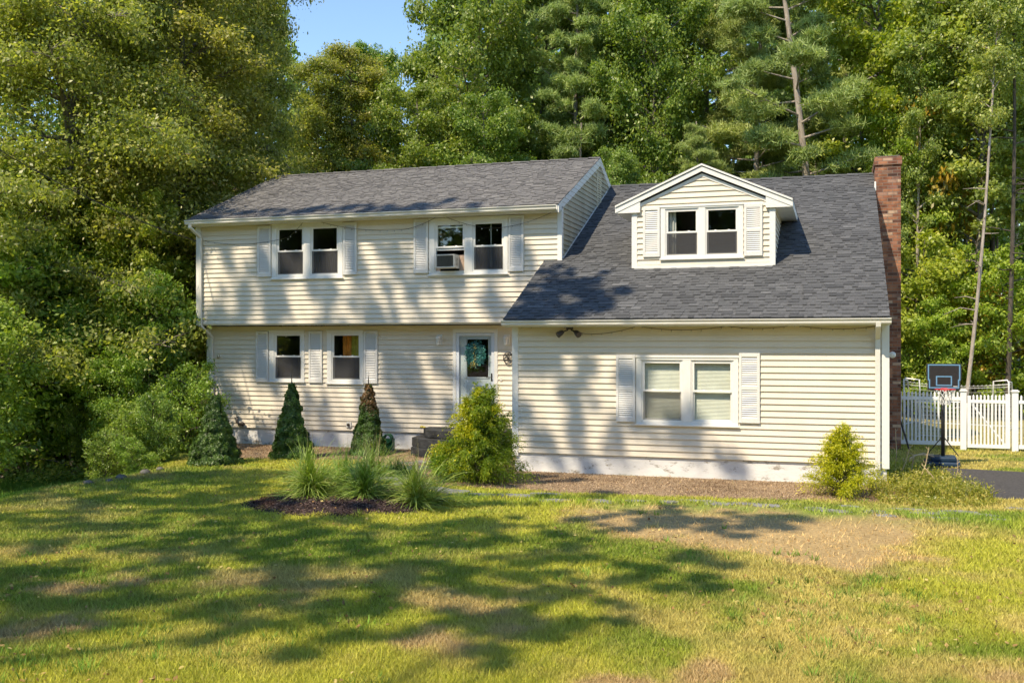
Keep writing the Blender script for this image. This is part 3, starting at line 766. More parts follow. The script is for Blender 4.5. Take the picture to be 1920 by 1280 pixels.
def dslope(s, name='dormer_roof'):
    # sloping sheet from ridge down to eave on side s, running back to the wing roof
    a = (xm, YF, zt_); b_ = (xm+s*half, YF, zTip); c = (xm+s*half, backY(zTip), zTip); d_ = (xm, backY(zt_), zt_)
    nrm = vec((s*pD, 0, 1)); P = MB(); P.prism([tuple(np.array(p)) for p in ([a, b_, c, d_] if s > 0 else [a, d_, c, b_])], -nrm*.035)
    P.build(name, M['roof_wing'], Dm)
    # white drip edge, rake boards (stepped) and soffit
    q = MB()
    o1 = np.array([0, -.012, 0])
    def strip(h0, h1, yf, th):
        p0 = np.array([xm, yf, zt_-h0]); p1 = np.array([xm+s*(half-.0), yf, zTip-h0]); p2 = p1+[0, 0, -(h1-h0)]; p3 = p0+[0, 0, -(h1-h0)]
        q.prism([p0, p1, p2, p3], (0, th, 0))
    strip(.012, .05, YF-.03, .03); strip(.066, .165, YF-.008, .03)
    q.build('rake_board', M['trim'], Dm)
    q = MB(); zz = zTip-.05
    q.box(min(xm+s*(half-ov-.09), xm+s*(half-.004)), max(xm+s*(half-ov-.09), xm+s*(half-.004)), YF+.024, backY(zz)+.3, zz-.118, zz-.10)   # soffit
    x0b, x1b = sorted((xm+s*(half-ov-.1), xm+s*(half-.002)))
    # triangular cornice return on the front
    fr = [(xm+s*(half-.002), YF+.004, zTip-.05), (xm+s*(half-.002), YF+.004, zTip-.17), (xm+s*(half-ov-.16), YF+.004, zTip-.17), (xm+s*(half-ov-.16), YF+.004, zTip-.05+pD*(ov+.16))]
    q.prism(fr, (0, .022, 0))
    q.prism([(xm+s*(half-ov-.16), YF+.026, zTip-.17), (xm+s*(half-ov-.16), YD, zTip-.17), (xm+s*(half-ov-.16), YD, zTip+.1), (xm+s*(half-ov-.16), YF+.026, zTip+.1)], (s*.01, 0, 0))
    q.box(min(xm+s*half, xm+s*(half-.02)), max(xm+s*half, xm+s*(half-.02)), YF+.01, backY(zTip-.1)+.2, zTip-.165, zTip-.036)
    q.build('cornice', M['trim'], Dm)
    q = MB(); # sloping soffit under the rake
    q.prism([(xm, YF+.03, zt_-.06), (xm+s*half, YF+.03, zTip-.06), (xm+s*half, YD, zTip-.06), (xm, YD, zt_-.06)], (0, 0, -.012)); q.build('soffit', M['trim'], Dm)
dslope(1); dslope(-1)
b = MB(); b.box(XDL+.09, XDR-.09, YD-.026, YD-.0, zD0-.02, zD0+.06); b.build('base_trim', M['trim'], Dm)
# small band of trim following the gable
for s_ in (-1, 1):
    b = MB(); b.prism([(xm, YD-.03, zt_-.20), (xm+s_*(half-ov), YD-.03, zTip-.20+pD*ov), (xm+s_*(half-ov), YD-.03, zTip-.27+pD*ov), (xm, YD-.03, zt_-.27)], (0, .028, 0)); b.build('gable_trim', M['trim'], Dm)
# ---- chimney
CH = MB(); CX0, CX1, CY0, CY1, CT = .905, 1.475, 25.3, 27.0, 6.9
CH.box(CX0, CX1, CY0, CY1, -.1, CT-.20); CH.box(CX0-.018, CX1+.025, CY0-.03, CY1+.03, CT-.20, CT-.01)
Ch = CH.build('chimney', M['brick'], H, uv=True, bevel=.004)
b = MB(); b.box(CX0+.02, CX1-.02, CY0+.02, CY1-.02, CT-.01, CT+.02); b.build('mortar_cap', M['rock'], Ch)
b = MB(); b.box(CX0-.02, CX0+.02, CY0-.012, CY0-.002, 6.1, 6.32); b.build('flashing', M['trim'], Ch)
# gable vent, meter vent, wall bits
b = MB(); vy0, vy1 = 25.1-.42, 25.1+.0
b.box(XUR+.018, XUR+.045, vy0, vy0+.05, 5.85, 6.75); b.box(XUR+.018, XUR+.045, vy1-.05, vy1, 5.85, 6.75)
for k in range(15): b.box(XUR+.02, XUR+.04, vy0+.05, vy1-.05, 5.87+k*.058, 5.87+k*.058+.03)
b.build('gable_vent', M['soffit'], H)
# lamps
def wall_lamp(px, py):
    X, _, Z = onY(px, py, YL); a = MB()
    a.box(X-.07, X+.07, YL-.035, YL-.0, Z-.12, Z+.12); w_ = a.build('wall_lamp', M['trim'], H, bevel=.01)
    a = MB(); a.sphere((X, YL-.12, Z+.05), .06, 10, 6, .7); a.tube([(X, YL-.03, Z+.07), (X, YL-.12, Z+.07)], .014, 6)
    for k in range(6):
        t = k*PI/3; a.tube([(X+.055*math.cos(t), YL-.12+.055*math.sin(t), Z+.05), (X+.035*math.cos(t), YL-.12+.035*math.sin(t), Z-.12)], .005, 4)
    a.build('lantern', M['trim'], w_)
    a = MB(); a.tube([(X, YL-.12, Z+.03), (X, YL-.12, Z-.11)], .045, 10, .03); a.build('globe', M['bulb'], w_)
wall_lamp(825, 637); wall_lamp(951, 637)
# flood light under the wing eave
X, _, Z = onY(1071, 616, YG); a = MB()
a.tube([(X, YG-.12, ZGE-.155), (X, YG-.12, ZGE-.20)], .07, 12); Fl = a.build('flood_light', M['bronze'], H)
for s_ in (-1, 1):
    a = MB(); c0 = np.array([X+.03*s_, YG-.12, ZGE-.21]); c1 = np.array([X+.12*s_, YG-.16, ZGE-.245]); c2 = np.array([X+.21*s_, YG-.23, ZGE-.31])
    a.tube([c0, c1], .015, 6); a.tube([c1, c1+(c2-c1)*.35, c2], [.035, .05, .062], 12); a.build('lamp_head', M['bronze'], Fl)
a = MB(); a.sphere(onY(1668, 665, 19.6)+[.05, 0, 0], .06, 10, 6); a.build('meter_disc', M['gutter'], H)
X, _, Z = onY(450, 789, YL)
a = MB(); a.tube([(X-.05, YL-.05, Z+.12), (X-.05, YL-.05, Z-.03), (X+.02, YL-.07, Z-.07), (X+.12, YL-.07, Z-.07)], .028, 8); a.tube([(X+.1, YL-.08, Z-.05), (X+.16, YL-.09, Z-.08)], .05, 10); a.build('vent_pipe', M['bronze'], H, smooth=True)
X, _, Z = onY(655, 796, YL)
a = MB(); a.box(X-.07, X+.07, YL-.04, YL, Z-.07, Z+.07); o_ = a.build('outlet_box', M['gutter'], H, bevel=.008)
a = MB(); a.tube([(X, YL-.041, Z), (X, YL-.07, Z)], .035, 10); a.build('spigot', M['bronze'], o_)
X, _, Z = onY(940, 711, YL); a = MB(); a.box(X-.025, X+.025, YL-.03, YL, Z-.04, Z+.04); a.build('doorbell', M['gutter'], H, bevel=.006)
X, _, Z = onY(412, 667, YL); a = MB(); a.tube([(X, YL-.01, Z), (X, YL-.06, Z), (X, YL-.06, Z-.05)], .03, 8); a.build('cable_hood', M['soffit'], H, smooth=True)
X, _, Z = onY(350+0, 600, YU)

# ================================================================== GROUND
BED = gpoly([(455, 948), (490, 938), (520, 926), (560, 918), (640, 912), (720, 910), (800, 924), (835, 938), (822, 948), (770, 964), (700, 966), (640, 972), (600, 969), (550, 970), (490, 960)])
TAN = gpoly([(1075, 965), (1130, 950), (1250, 943), (1400, 944), (1640, 966), (1760, 985), (1800, 1000), (1720, 1010), (1690, 1045), (1600, 1068), (1480, 1058), (1400, 1035), (1330, 1015), (1200, 1000), (1110, 985)])
STRIP = [(-15.0, 21.8), (-15.0, 20.6), (-13.2, 19.0), (-11.5, 19.1), (-9.5, 19.6), (-8.5, 18.5), (-6.6, 16.6), (-4.6, 16.35), (-2, 16.45), (.3, 16.75), (1.0, 16.9), (1.3, 18.8), (-5.9, 18.9), (-6.0, 21.8)]
DRIVE = [(1.35, 18.9), (1.9, 17.9), (2.45, 17.75), (2.95, 17.75), (9, 16.6), (30, 12), (30, 18.5), (9, 20.6), (3.5, 21.5), (2.2, 21.75), (1.35, 21.9)]
CREST = [(-5.5, 3), (-9.5, 7), (-12.2, 11.5), (-12.9, 14.2), (-12.7, 16.2), (-12.9, 17.4), (-13.6, 18.6), (-15.4, 20.8), (-15.6, 40)]
WOODS = [(-90, -30), (-11, -30), (-9, 0)]+CREST[1:]+[(-15.8, 31), (-10, 34), (0, 40), (12, 44), (40, 40), (90, 60), (90, 120), (-90, 120)]
def leftd(x, y):
    """distance left of the crest line (positive beyond it)"""
    yy = np.array([c[1] for c in CREST]); xx = np.array([c[0] for c in CREST])
    return np.interp(y, yy, xx)-x
def hgt(x, y):
    x = np.asarray(x, float); y = np.asarray(y, float)
    h = (fbm(x, y, 3.5, 3)-.5)*.10
    h = h*sm(0, 1.2, np.maximum(np.maximum(-15-x, x-1), np.maximum(17-y, y-29)))
    d = leftd(x, y)
    h = h-.65*sm(-.3, 3.0, d)-.45*sm(2.5, 9, d)
    h = h*sm(0, .8, pdist(x, y, DRIVE)+.0)-.0
    b = pdist(x, y, BED); h = h+.09*sm(.25, -.6, b)
    h = h+2.2*sm(36, 75, y)+1.5*sm(20, 60, d)
    return h
def gcol(x, y, seed=0):
    """true colour of the ground and the turf at a point (r,g,b)"""
    x = np.asarray(x, float); y = np.asarray(y, float)
    n1 = fbm(x, y, 2.2, 21); n2 = fbm(x, y, .7, 31); n3 = fbm(x, y, 5., 41)
    green = np.array([.140, .185, .025]); lime = np.array([.280, .280, .040]); straw = np.array([.33, .28, .085]); tan = np.array([.41, .285, .135]); brown = np.array([.26, .185, .10])
    a = sm(.40, .62, n1)[..., None]; c = green*(1-a)+lime*a
    # drier away from the green middle
    dry = sm(.47, .68, n2*.6+n3*.4+.03); 
    X0 = sm(-3.5, 0.5, x-.25*(y-12))                      # right part is drier
    dry = np.clip(dry*(.50+.40*X0)+.12*X0*sm(.42, .6, n2), 0, 1)[..., None]
    c = c*(1-dry)+straw*dry
    bl = (sm(.54, .66, n2*.5+fbm(x, y, 1.3, 77)*.5)*sm(11, 8, y)*.8)[..., None]; c = c*(1-bl)+brown*1.25*bl
    lf = (sm(.48, .62, fbm(x, y, 1.6, 91))*sm(-8, -11, x)*.55)[..., None]; c = c*(1-lf)+brown*bl*0+np.array([.27, .22, .09])*lf
    t = pdist(x, y, TAN)+(n2-.5)*1.9+(fbm(x, y, .3, 5)-.5)*.5
    k = (sm(.50, -.35, t)*.95)[..., None]; c = c*(1-k)+tan*(1+.35*(n2[..., None]-.5))*k
    # lush strip by the stepping stones
    g = np.exp(-((y-15.5-.02*x)/.55)**2)*sm(-7, -5.5, x)*.75; g = (g*sm(.35, .6, n2+.1))[..., None]; c = c*(1-g)+np.array([.15, .24, .03])*g
    s_ = sm(.10, -.10, pdist(x, y, STRIP)+(n2-.5)*.5)[..., None]; c = c*(1-s_)+np.array([.32, .23, .14])*(.7+.6*n2[..., None])*s_
    b = sm(.06, -.08, pdist(x, y, BED)+(n2-.5)*.35)[..., None]; c = c*(1-b)+np.array([.06, .04, .035])*b
    d = leftd(x, y)
    w = sm(7.0, 10., d+(n2-.5)*1.5)[..., None]; c = c*(1-w)+np.array([.075, .052, .032])*w
    wd = np.maximum(sm(1, -2, pdist(x, y, WOODS)), sm(29, 31, y)*sm(3.5, 1, x+0*y)*(x > -16))
    wd = np.where(d > 0, 0, wd)[..., None]
    c = c*(1-wd)+np.array([.09, .065, .04])*wd
    bk = (sm(26.3, 27.5, y)*(x > 1)*sm(44, 40, y))[..., None]; c = c*(1-bk)+(np.array([.30, .26, .10])*(.7+.5*n2[..., None]))*bk
    return c
def grid_axis(lo, hi, flo, fhi, f, cst):
    a = list(np.arange(flo, fhi, f)); x = flo; s_ = f
    left = []
    while x > lo: s_ = min(s_*1.25, cst); x -= s_; left.append(x)
    x = a[-1]; s_ = f; right = []
    while x < hi: s_ = min(s_*1.25, cst); x += s_; right.append(x)
    return np.array(left[::-1]+a+right)
gx_ = grid_axis(-600, 600, -15, 6, .11, 40); gy_ = grid_axis(-300, 900, 4.5, 24, .11, 40)
GX, GY = np.meshgrid(gx_, gy_); GZ = hgt(GX, GY)
gc = gcol(GX.ravel(), GY.ravel())
nx, ny = len(gx_), len(gy_)
me = bpy.data.meshes.new('ground')
co = np.stack([GX.ravel(), GY.ravel(), GZ.ravel()], 1).astype(np.float32)
ii = (np.arange(ny-1)[:, None]*nx+np.arange(nx-1)[None, :]).ravel()
fc = np.stack([ii, ii+1, ii+nx+1, ii+nx], 1).astype(np.int32)
me.vertices.add(len(co)); me.vertices.foreach_set('co', co.ravel()); me.loops.add(fc.size); me.loops.foreach_set('vertex_index', fc.ravel())
me.polygons.add(len(fc)); me.polygons.foreach_set('loop_start', np.arange(0, fc.size, 4, dtype=np.int32)); me.polygons.foreach_set('loop_total', np.full(len(fc), 4, np.int32))
me.polygons.foreach_set('use_smooth', np.ones(len(fc), bool))
a = me.attributes.new('Col', 'FLOAT_COLOR', 'POINT'); c4 = np.ones((len(co), 4), np.float32); c4[:, :3] = gc*.95; a.data.foreach_set('color', c4.ravel())
me.materials.append(M['ground']); me.update(calc_edges=True)
tag(link('ground', me), kind='structure')
# driveway
b = MB(); b.prism([(x, y, .012) for x, y in DRIVE], (0, 0, -.2)); tag(b.build('driveway', M['asphalt']), kind='structure')
# stepping stones: one path
def stone(mb, cx, cy, rx, ry, rot, z=.018):
    n = 9; pts = []
    for k in range(n):
        a = 2*PI*k/n+random.uniform(-.2, .2); r = random.uniform(.82, 1.08)
        x = rx*r*math.copysign(abs(math.cos(a))**.75, math.cos(a)); y = ry*r*math.copysign(abs(math.sin(a))**.75, math.sin(a))
        X = cx+x*math.cos(rot)-y*math.sin(rot); Y = cy+x*math.sin(rot)+y*math.cos(rot); pts.append((X, Y, z))
    mb.prism(pts, (0, 0, -.06), t=random.random())
PATHC = []
for (px, py) in [(905, 927), (965, 929), (1025, 926), (1040, 938), (1120, 938), (1135, 941), (1190, 939), (1255, 941), (1310, 939), (1345, 944), (1400, 944), (1440, 948), (1490, 945), (1530, 953), (1590, 950), (1640, 959), (1700, 955), (1745, 962), (1800, 960), (1850, 966), (1780, 972), (1870, 975), (1905, 953), (1660, 966), (1560, 958)]:
    p = onZ(px, py); PATHC.append((p[0], p[1], random.uniform(.16, .36), random.uniform(.09, .16), random.uniform(-.2, .2)))
for (px, py, w_) in [(740, 888, .5), (712, 892, .4), (760, 880, .45), (735, 875, .5), (765, 868, .4), (700, 884, .3), (745, 898, .35), (770, 890, .4), (790, 876, .4), (800, 866, .4), (770, 907, .4), (805, 915, .4), (850, 921, .4)]:
    p = onZ(px, py); PATHC.append((p[0], p[1], w_*random.uniform(.8, 1), w_*.5, random.uniform(-.3, .3)))
b = MB()
for p in PATHC: stone(b, *p, z=.008+random.uniform(0, .010))
tag(b.build('path', M['flag'], bevel=.01), kind='structure')
# lawn blades
def sample_view(n, d0, d1, x0=-60, x1=1980, power=1.):
    D = 1/np.interp(R_.rand(n), [0, 1], [1/d0, 1/d1]); 
    # even density per ground area, biased to near rows
    px = R_.uniform(x0, x1, n); t = (px-960-SH)/F
    X = (-cs+t*cc)*D; Y = (cc+t*cs)*D
    return X, Y, D
X, Y, D = sample_view(640000, 6.6, 28)
def excl(X, Y):
    k = np.ones(len(X), bool)
    k &= ~((X > -15) & (X < -5.9) & (Y > 21.3)) & ~((X > -6.1) & (X < .95) & (Y > 18.7))
    k &= ~in_poly(X, Y, [(p[0], p[1]) for p in DRIVE])
    jn = (fbm(X, Y, .5, 8)-.5)*.4
    k &= pdist(X, Y, BED)+jn > 0; 
    k &= (pdist(X, Y, STRIP)+jn*2 > .0) | (R_.rand(len(X)) < .04)
    for (cx, cy, rx, ry, ro) in PATHC:
        k &= (((X-cx)/rx)**2+((Y-cy)/ry)**2 > .55) | (R_.rand(len(X)) < .22)
    return k
k = excl(X, Y)
tanm = sm(.4, -.35, pdist(X, Y, TAN)+(fbm(X, Y, .7, 31)-.5)*1.3)
k &= R_.rand(len(X)) > tanm*.93
thin = sm(.52, .66, fbm(X, Y, 1.3, 77)*.6+fbm(X, Y, .4, 3)*.4)*sm(-2, 1, X-.25*(Y-12)); k &= R_.rand(len(X)) > thin*.6
k &= leftd(X, Y) < 10
X, Y, D = X[k], Y[k], D[k]; n = len(X); print('blades', n)
dl = leftd(X, Y)
hh = R_.uniform(.022, .055, n)*(1+.9*sm(0, 2, dl)+.5*(fbm(X, Y, 1.1, 55)-.5))*np.where(R_.rand(n) < .03, 1.8, 1)
hh *= 1+.8*np.exp(-((Y-15.5)/.5)**2)*(X > -6)
wd = np.clip(.0011*D, .007, .022)*R_.uniform(.7, 1.4, n)
a = R_.uniform(0, 2*PI, n); le = R_.uniform(.2, 1.1, n)*hh; la = R_.uniform(0, 2*PI, n)
Z = hgt(X, Y)
B = np.stack([X, Y, Z], 1); dv = np.stack([np.cos(a), np.sin(a), 0*a], 1)*wd[:, None]*.5
T = B+np.stack([np.cos(la)*le, np.sin(la)*le, hh], 1)
co = np.stack([B-dv, B+dv, T], 1).reshape(-1, 3)
c = gcol(X, Y)*1.8; c *= R_.uniform(.72, 1.28, (n, 1)); sw = R_.rand(n) < .10; c[sw] = c[sw]*.45+np.array([.48, .40, .17])*.55
cg = np.array([.075, .19, .02]); gg = sm(-.1, .5, dl)[:, None]*.9*(1-sm(8, 10, dl))[:, None]; c = c*(1-gg)+cg*gg*R_.uniform(.7, 1.3, (n, 1))  # green blades past the crest, with the shade there painted in as darker colour
col = np.repeat(c, 3, 0)
tag(link('lawn_grass', np_mesh('lawn_grass', co, 3, None, M['lawnblade'], col)), 'short mown lawn grass, green to straw coloured, around the house', 'grass', kind='stuff')
# mulch chips
def chips(name, n, poly, cols, s0, s1, label, cat):
    P = np.array(poly); X = R_.uniform(P[:, 0].min(), P[:, 0].max(), n*3); Y = R_.uniform(P[:, 1].min(), P[:, 1].max(), n*3)
    k = (pdist(X, Y, poly) < -.02+.12*R_.rand(n*3)) & ~((X > -15) & (X < -5.98) & (Y > 21.7)) & ~((X > -6.0) & (X < .9) & (Y > 18.74)); X, Y = X[k][:n], Y[k][:n]; m_ = len(X)
    C = np.stack([X, Y, hgt(X, Y)+R_.uniform(.004, .02, m_)], 1)
    co = leaf_quads(C, np.tile([0, 0, 1.], (m_, 1)), R_.uniform(s0, s1, m_), .5)
    ct = cols[R_.randint(0, len(cols), m_)]*R_.uniform(.6, 1.4, (m_, 1)); dk = sm(.50, .64, fbm(X, Y, .9, 61))[:, None]; ct = ct*(1-dk*.6)+np.array([.05, .02, .01])*dk
    tag(link(name, np_mesh(name, co, 4, None, M['lawnblade'], np.repeat(ct, 4, 0))), label, cat, kind='stuff')
chips('mulch', 14000, BED, np.array([[.07, .045, .04], [.11, .07, .06], [.045, .03, .03], [.20, .14, .12]]), .02, .06, 'dark brown bark mulch in the island bed under the ornamental grasses', 'mulch')
chips('wood_chips', 60000, STRIP, np.array([[.48, .35, .23], [.58, .44, .30], [.34, .24, .155], [.22, .15, .10]]), .012, .035, 'tan wood chip strip along the foot of the house', 'wood chips')

# fallen leaves and thatch on the lawn
X, Y, D = sample_view(2600, 6.8, 17); k = (leftd(X, Y) < .5) & (fbm(X, Y, 2.5, 140)+.25*R_.rand(len(X)) > .6); X, Y = X[k], Y[k]; m_ = len(X)
C = np.stack([X, Y, hgt(X, Y)+R_.uniform(.02, .05, m_)], 1); cl = np.array([[.50, .33, .13], [.38, .22, .09], [.60, .48, .18], [.25, .15, .07]])[R_.randint(0, 4, m_)]
tag(link('fallen_leaves', np_mesh('fallen_leaves', leaf_quads(C, np.tile([0, 0, 1.], (m_, 1)), R_.uniform(.025, .06, m_), .7), 4, None, M['lawnblade'], np.repeat(cl, 4, 0))), 'dry fallen leaves scattered over the lawn', 'leaves', kind='stuff')
X, Y, D = sample_view(900, 7, 16); k = (leftd(X, Y) < 0) & (fbm(X, Y, 1.5, 150) > .56) & excl(X, Y); X, Y = X[k], Y[k]; P3 = []; CL = []
for x, y in zip(X, Y):
    z = float(hgt(x, y)); r = R_.uniform(.03, .09); m_ = R_.randint(10, 26); th = R_.rand(m_)*6.28; rr_ = r*np.sqrt(R_.rand(m_)); hh_ = R_.uniform(.03, .10, m_)
    b0 = np.stack([x+rr_*np.cos(th), y+rr_*np.sin(th), z+0*th], 1); tp = b0+np.stack([np.cos(th)*hh_*.7, np.sin(th)*hh_*.7, hh_], 1); sd = np.stack([-np.sin(th), np.cos(th), 0*th], 1)*.006
    P3.append(np.stack([b0-sd, b0+sd, tp], 1).reshape(-1, 3)); c = np.array([.17, .30, .04])*R_.uniform(.7, 1.4); CL.append(np.tile(c, (m_*3, 1)))
tag(link('grass_tufts', np_mesh('grass_tufts', np.concatenate(P3), 3, None, M['lawnblade'], np.concatenate(CL))), 'taller dark green grass tufts and weeds scattered in the lawn', 'grass', kind='stuff')

# ================================================================== GARDEN PLANTS
M['leaf_lush'] = leafmat('lush_leaf', (.05, .12, .015), (.09, .19, .02), (.16, .27, .04), .3)
def lset(o): LOCAL.add(o.name); return o
def spruce(px, py, h, r, label, brown=False, seed=0, dz=0.):
    p = onZ(px, py); rs = np.random.RandomState(seed)
    g = hgt(p[0], p[1]); T = lset(empty('dwarf_spruce', (p[0], p[1], float(g)-.02), label, 'shrub', 'conical dwarf spruces along the front wall'))
    nl = 420; zc = rs.rand(nl)**1.15; az = rs.rand(nl)*2*PI
    n = 46000; t = 1-np.sqrt(1-rs.rand(n)*.985); a = rs.rand(n)*2*PI
    ph = rs.rand(4)*6.3; rad = r*(1-t)**.82*(1+.05*np.sin(t*43+1.7*np.sin(a*2))+.08*np.sin(a*2+ph[0]+t*5)+.07*np.sin(t*13+ph[1]+a)+.05*np.sin(a*5+ph[2]-t*9))
    # lumps
    d = np.full(n, 9.); idx = np.zeros(n, int)
    for k in range(nl):
        da = np.abs((a-az[k]+PI) % (2*PI)-PI)*np.maximum(rad, .05); q = np.hypot(da, (t-zc[k])*h); m_ = q < d; d[m_] = q[m_]; idx[m_] = k
    lump = np.sqrt(np.clip(1-(d/.075)**2, 0, 1))*.045*(1-t*.4)
    lo = rs.normal(0, .018, nl)[idx]
    R = np.maximum(rad+lump+lo-.05, .012)*(1-.16*rs.rand(n)**2)
    C = np.stack([R*np.cos(a), R*np.sin(a), t*h+rs.normal(0, .01, n)+.02], 1)
    Nn = np.stack([np.cos(a), np.sin(a), .55+0*a], 1)
    co = leaf_quads(C, Nn, rs.uniform(.028, .055, n), .36, rs)
    ti = np.clip(.40+rs.normal(0, .16, n)+rs.normal(0, .12, nl)[idx]+(lump-.02)*8, 0, 1)
    if brown:
        bm = (rs.rand(n) < sm(.52, .68, t+rs.normal(0, .03, n)+.05*np.cos(a))*sm(.99, .90, t+.1*np.cos(a))*.95)
        q = np.repeat(bm, 4)
        link('foliage', np_mesh('foliage', co[~q], 4, ti[~bm], M['needle_spruce']), T)
        o = link('browned_foliage', np_mesh('browned_foliage', co[q], 4, ti[bm], M['needle_brown']), T); o['label'] = 'rust brown dying foliage'
    else: link('foliage', np_mesh('foliage', co, 4, ti, M['needle_spruce']), T)
    b = MB(); b.tube([(0, 0, -.1), (0, 0, h*.97), (0.01, 0, h*1.06)], [.05, .01, .004], 6)
    for k in range(14):
        z_ = h*rs.uniform(.1, .8); a_ = rs.rand()*6.3; q = r*.75*(1-z_/h)
        b.tube([(0, 0, z_), (q*math.cos(a_), q*math.sin(a_), z_+.05)], .008, 4)
    b.build('stem', M['bark_dark'], T)
spruce(403, 869, 1.60, .54, 'green conical dwarf spruce at the left corner of the house, beside the downspout', seed=1)
spruce(547, 858, 1.84, .46, 'tall dark green conical dwarf spruce, middle one of the three by the lower wall', seed=2)
spruce(691, 852, 1.78, .44, 'conical dwarf spruce with a rusty brown upper half, between the grasses and the lower wall', True, seed=3)
def threadleaf(px, py, h, r, label, seed, gold=.5, plumes=60, per=60, dens=.48, seg=.045):
    """branches (plumes) rise outward from the stem; each carries drooping thread-like sprays"""
    p = onZ(px, py); rs = np.random.RandomState(seed); g = float(hgt(p[0], p[1]))
    T = lset(empty('golden_cypress', (p[0], p[1], g-.02), label, 'shrub')); G = {0: [[], []], 1: [[], []]}; b = MB()
    b.tube([(0, 0, -.1), (.02, 0, h*.5), (0, 0, h*.9)], [.04, .025, .006], 6)
    for i in range(plumes):
        t = (i+rs.rand())/plumes; a = i*2.399+rs.normal(0, .4); rr = r*((1-t)**dens)*rs.uniform(.50, 1.10)+.05
        z0 = max(.03, t*h*.80-.05); z1 = t*h*.88+rs.uniform(.02, .26)*h*(.5+.5*t)*.8+.10
        tip = np.array([rr*math.cos(a), rr*math.sin(a), z1]); q0 = np.array([0, 0, z0]); md = (q0+tip)/2+np.array([0, 0, .06])
        b.tube([q0, md, tip], [.012, .008, .003], 4, cap=False); pg_ = gold+.35*(t-.4)+.22*math.cos(a+2.4)+rs.normal(0, .16)
        for k in range(per):
            s0 = rs.uniform(.25, 1.0); q = (1-s0)**2*q0+2*s0*(1-s0)*md+s0**2*tip; out = unit((tip-q0)+rs.normal(0, .55, 3)*np.linalg.norm(tip-q0)+np.array([0, 0, .1]))
            L_ = rs.uniform(.10, .26)*(.7+.5*(1-t)); m_ = rs.randint(6, 10); s = np.linspace(0, 1, m_)[:, None]
            C = q+rs.normal(0, .02, 3)+out*L_*s+np.array([0, 0, -1])*(L_*.6*s**2)+rs.normal(0, .010, (m_, 3)); C[:, 2] = np.maximum(C[:, 2], .02)
            qd = leaf_quads(C, rs.normal(0, 1, C.shape), rs.uniform(seg*.7, seg*1.35, m_), .26, rs, tipbias=(out+np.array([0, 0, -1.2])*s)*1.3)
            j = 1 if pg_+.25*(s0-.6)+rs.normal(0, .08) > .5 else 0
            G[j][0].append(qd); G[j][1].append(np.clip(.22+.4*s[:, 0]*s0+.15*s0+rs.normal(0, .1, m_)+rs.normal(0, .08), 0, 1))
    for j, nm, mm in ((0, 'foliage', 'gold_green'), (1, 'golden_foliage', 'gold')):
        if G[j][0]: link(nm, np_mesh(nm, np.concatenate(G[j][0]), 4, np.concatenate(G[j][1]), M[mm]), T)
    for k in range(4):
        a_ = rs.rand()*6.3; b.tube([(0, 0, h*.85), (.1*math.cos(a_), .1*math.sin(a_), h*(1.0+.09*rs.rand()))], .005, 4)
    b.build('stem', M['deadwood'], T)
threadleaf(901, 903, 1.56, .82, 'large golden green threadleaf cypress in front of the entrance door', 5, .20, 160, 62)
threadleaf(1578, 930, 1.06, .58, 'small bright yellow cypress at the right end of the garage wall', 9, 1.0, 80, 52, .72, .04)
threadleaf(836, 900, .60, .30, 'low olive green cypress spilling beside the slate steps', 12, .05, 34, 50)
def blades(T, n, L0, L1, w, spread, rs, m, name='blades', rad=.12, up=.9, seg=6, droop=.6, tip=0.):
    ps = []; ti = []
    for i in range(n):
        a = rs.rand()*2*PI; r0 = rad*math.sqrt(rs.rand()); Ln = rs.uniform(L0, L1); th = spread*1.8*rs.rand()**.8
        b0 = np.array([r0*math.cos(a*1.7), r0*math.sin(a*1.7), 0]); d = np.array([math.cos(a)*math.sin(th), math.sin(a)*math.sin(th), math.cos(th)])
        pts = [b0]; p = b0.copy(); dd = d.copy(); dr = droop*rs.uniform(.5, 1.5)
        for k in range(seg):
            p = p+dd*Ln/seg; dd = dd+np.array([math.cos(a)*.25, math.sin(a)*.25, -1])*dr/seg*(k+1)/seg*2; dd /= np.linalg.norm(dd)
            if p[2] < .01: p[2] = .01
            pts.append(p.copy())
        sd = np.array([-math.sin(a), math.cos(a), rs.normal(0, .4)]); sd /= np.linalg.norm(sd); t0 = np.clip(rs.normal(.42, .2), 0, 1)
        for k in range(seg):
            wa = w*(1-k/seg)**.6*.5+.0005; wb = w*(1-(k+1)/seg)**.6*.5+.0005
            ps += [pts[k]-sd*wa, pts[k]+sd*wa, pts[k+1]+sd*wb, pts[k+1]-sd*wb]; ti.append(min(1, t0+tip*k/seg))
    return link(name, np_mesh(name, np.array(ps), 4, ti, M[m]), T)
def grass_clump(px, py, label, seed, n=420, L0=.45, L1=.95, sp=.55, straw=60, group='ornamental grasses in the island bed', w=.011, droop=.75, seedheads=0, green='blade'):
    p = onZ(px, py); rs = np.random.RandomState(seed); T = lset(empty('ornamental_grass', (p[0], p[1], float(hgt(p[0], p[1]))), label, 'grass clump', group))
    blades(T, n, L0, L1, w, sp, rs, green, rad=.20, droop=droop)
    if straw: blades(T, straw, L0*.5, L1*.6, w, sp*1.7, rs, 'dry', 'dry_blades', rad=.12, droop=1.3)
    if seedheads: blades(T, seedheads, L1*.85, L1*1.12, .005, .16, rs, 'dry', 'seed_stalks', rad=.08, droop=.1)
M['dry'] = leafmat('dry_blade', (.30, .24, .12), (.46, .38, .20), (.62, .52, .30), .25)
grass_clump(588, 938, 'wide bright green ornamental grass clump, leftmost in the island mulch bed', 21, 950, .5, 1.08, 1.0, 60, seedheads=5, w=.018, droop=1.25)
grass_clump(690, 942, 'ornamental grass clump with straw pale blades at its foot, middle of the island bed', 22, 640, .45, .95, .9, 140, seedheads=26, w=.017, droop=1.25)
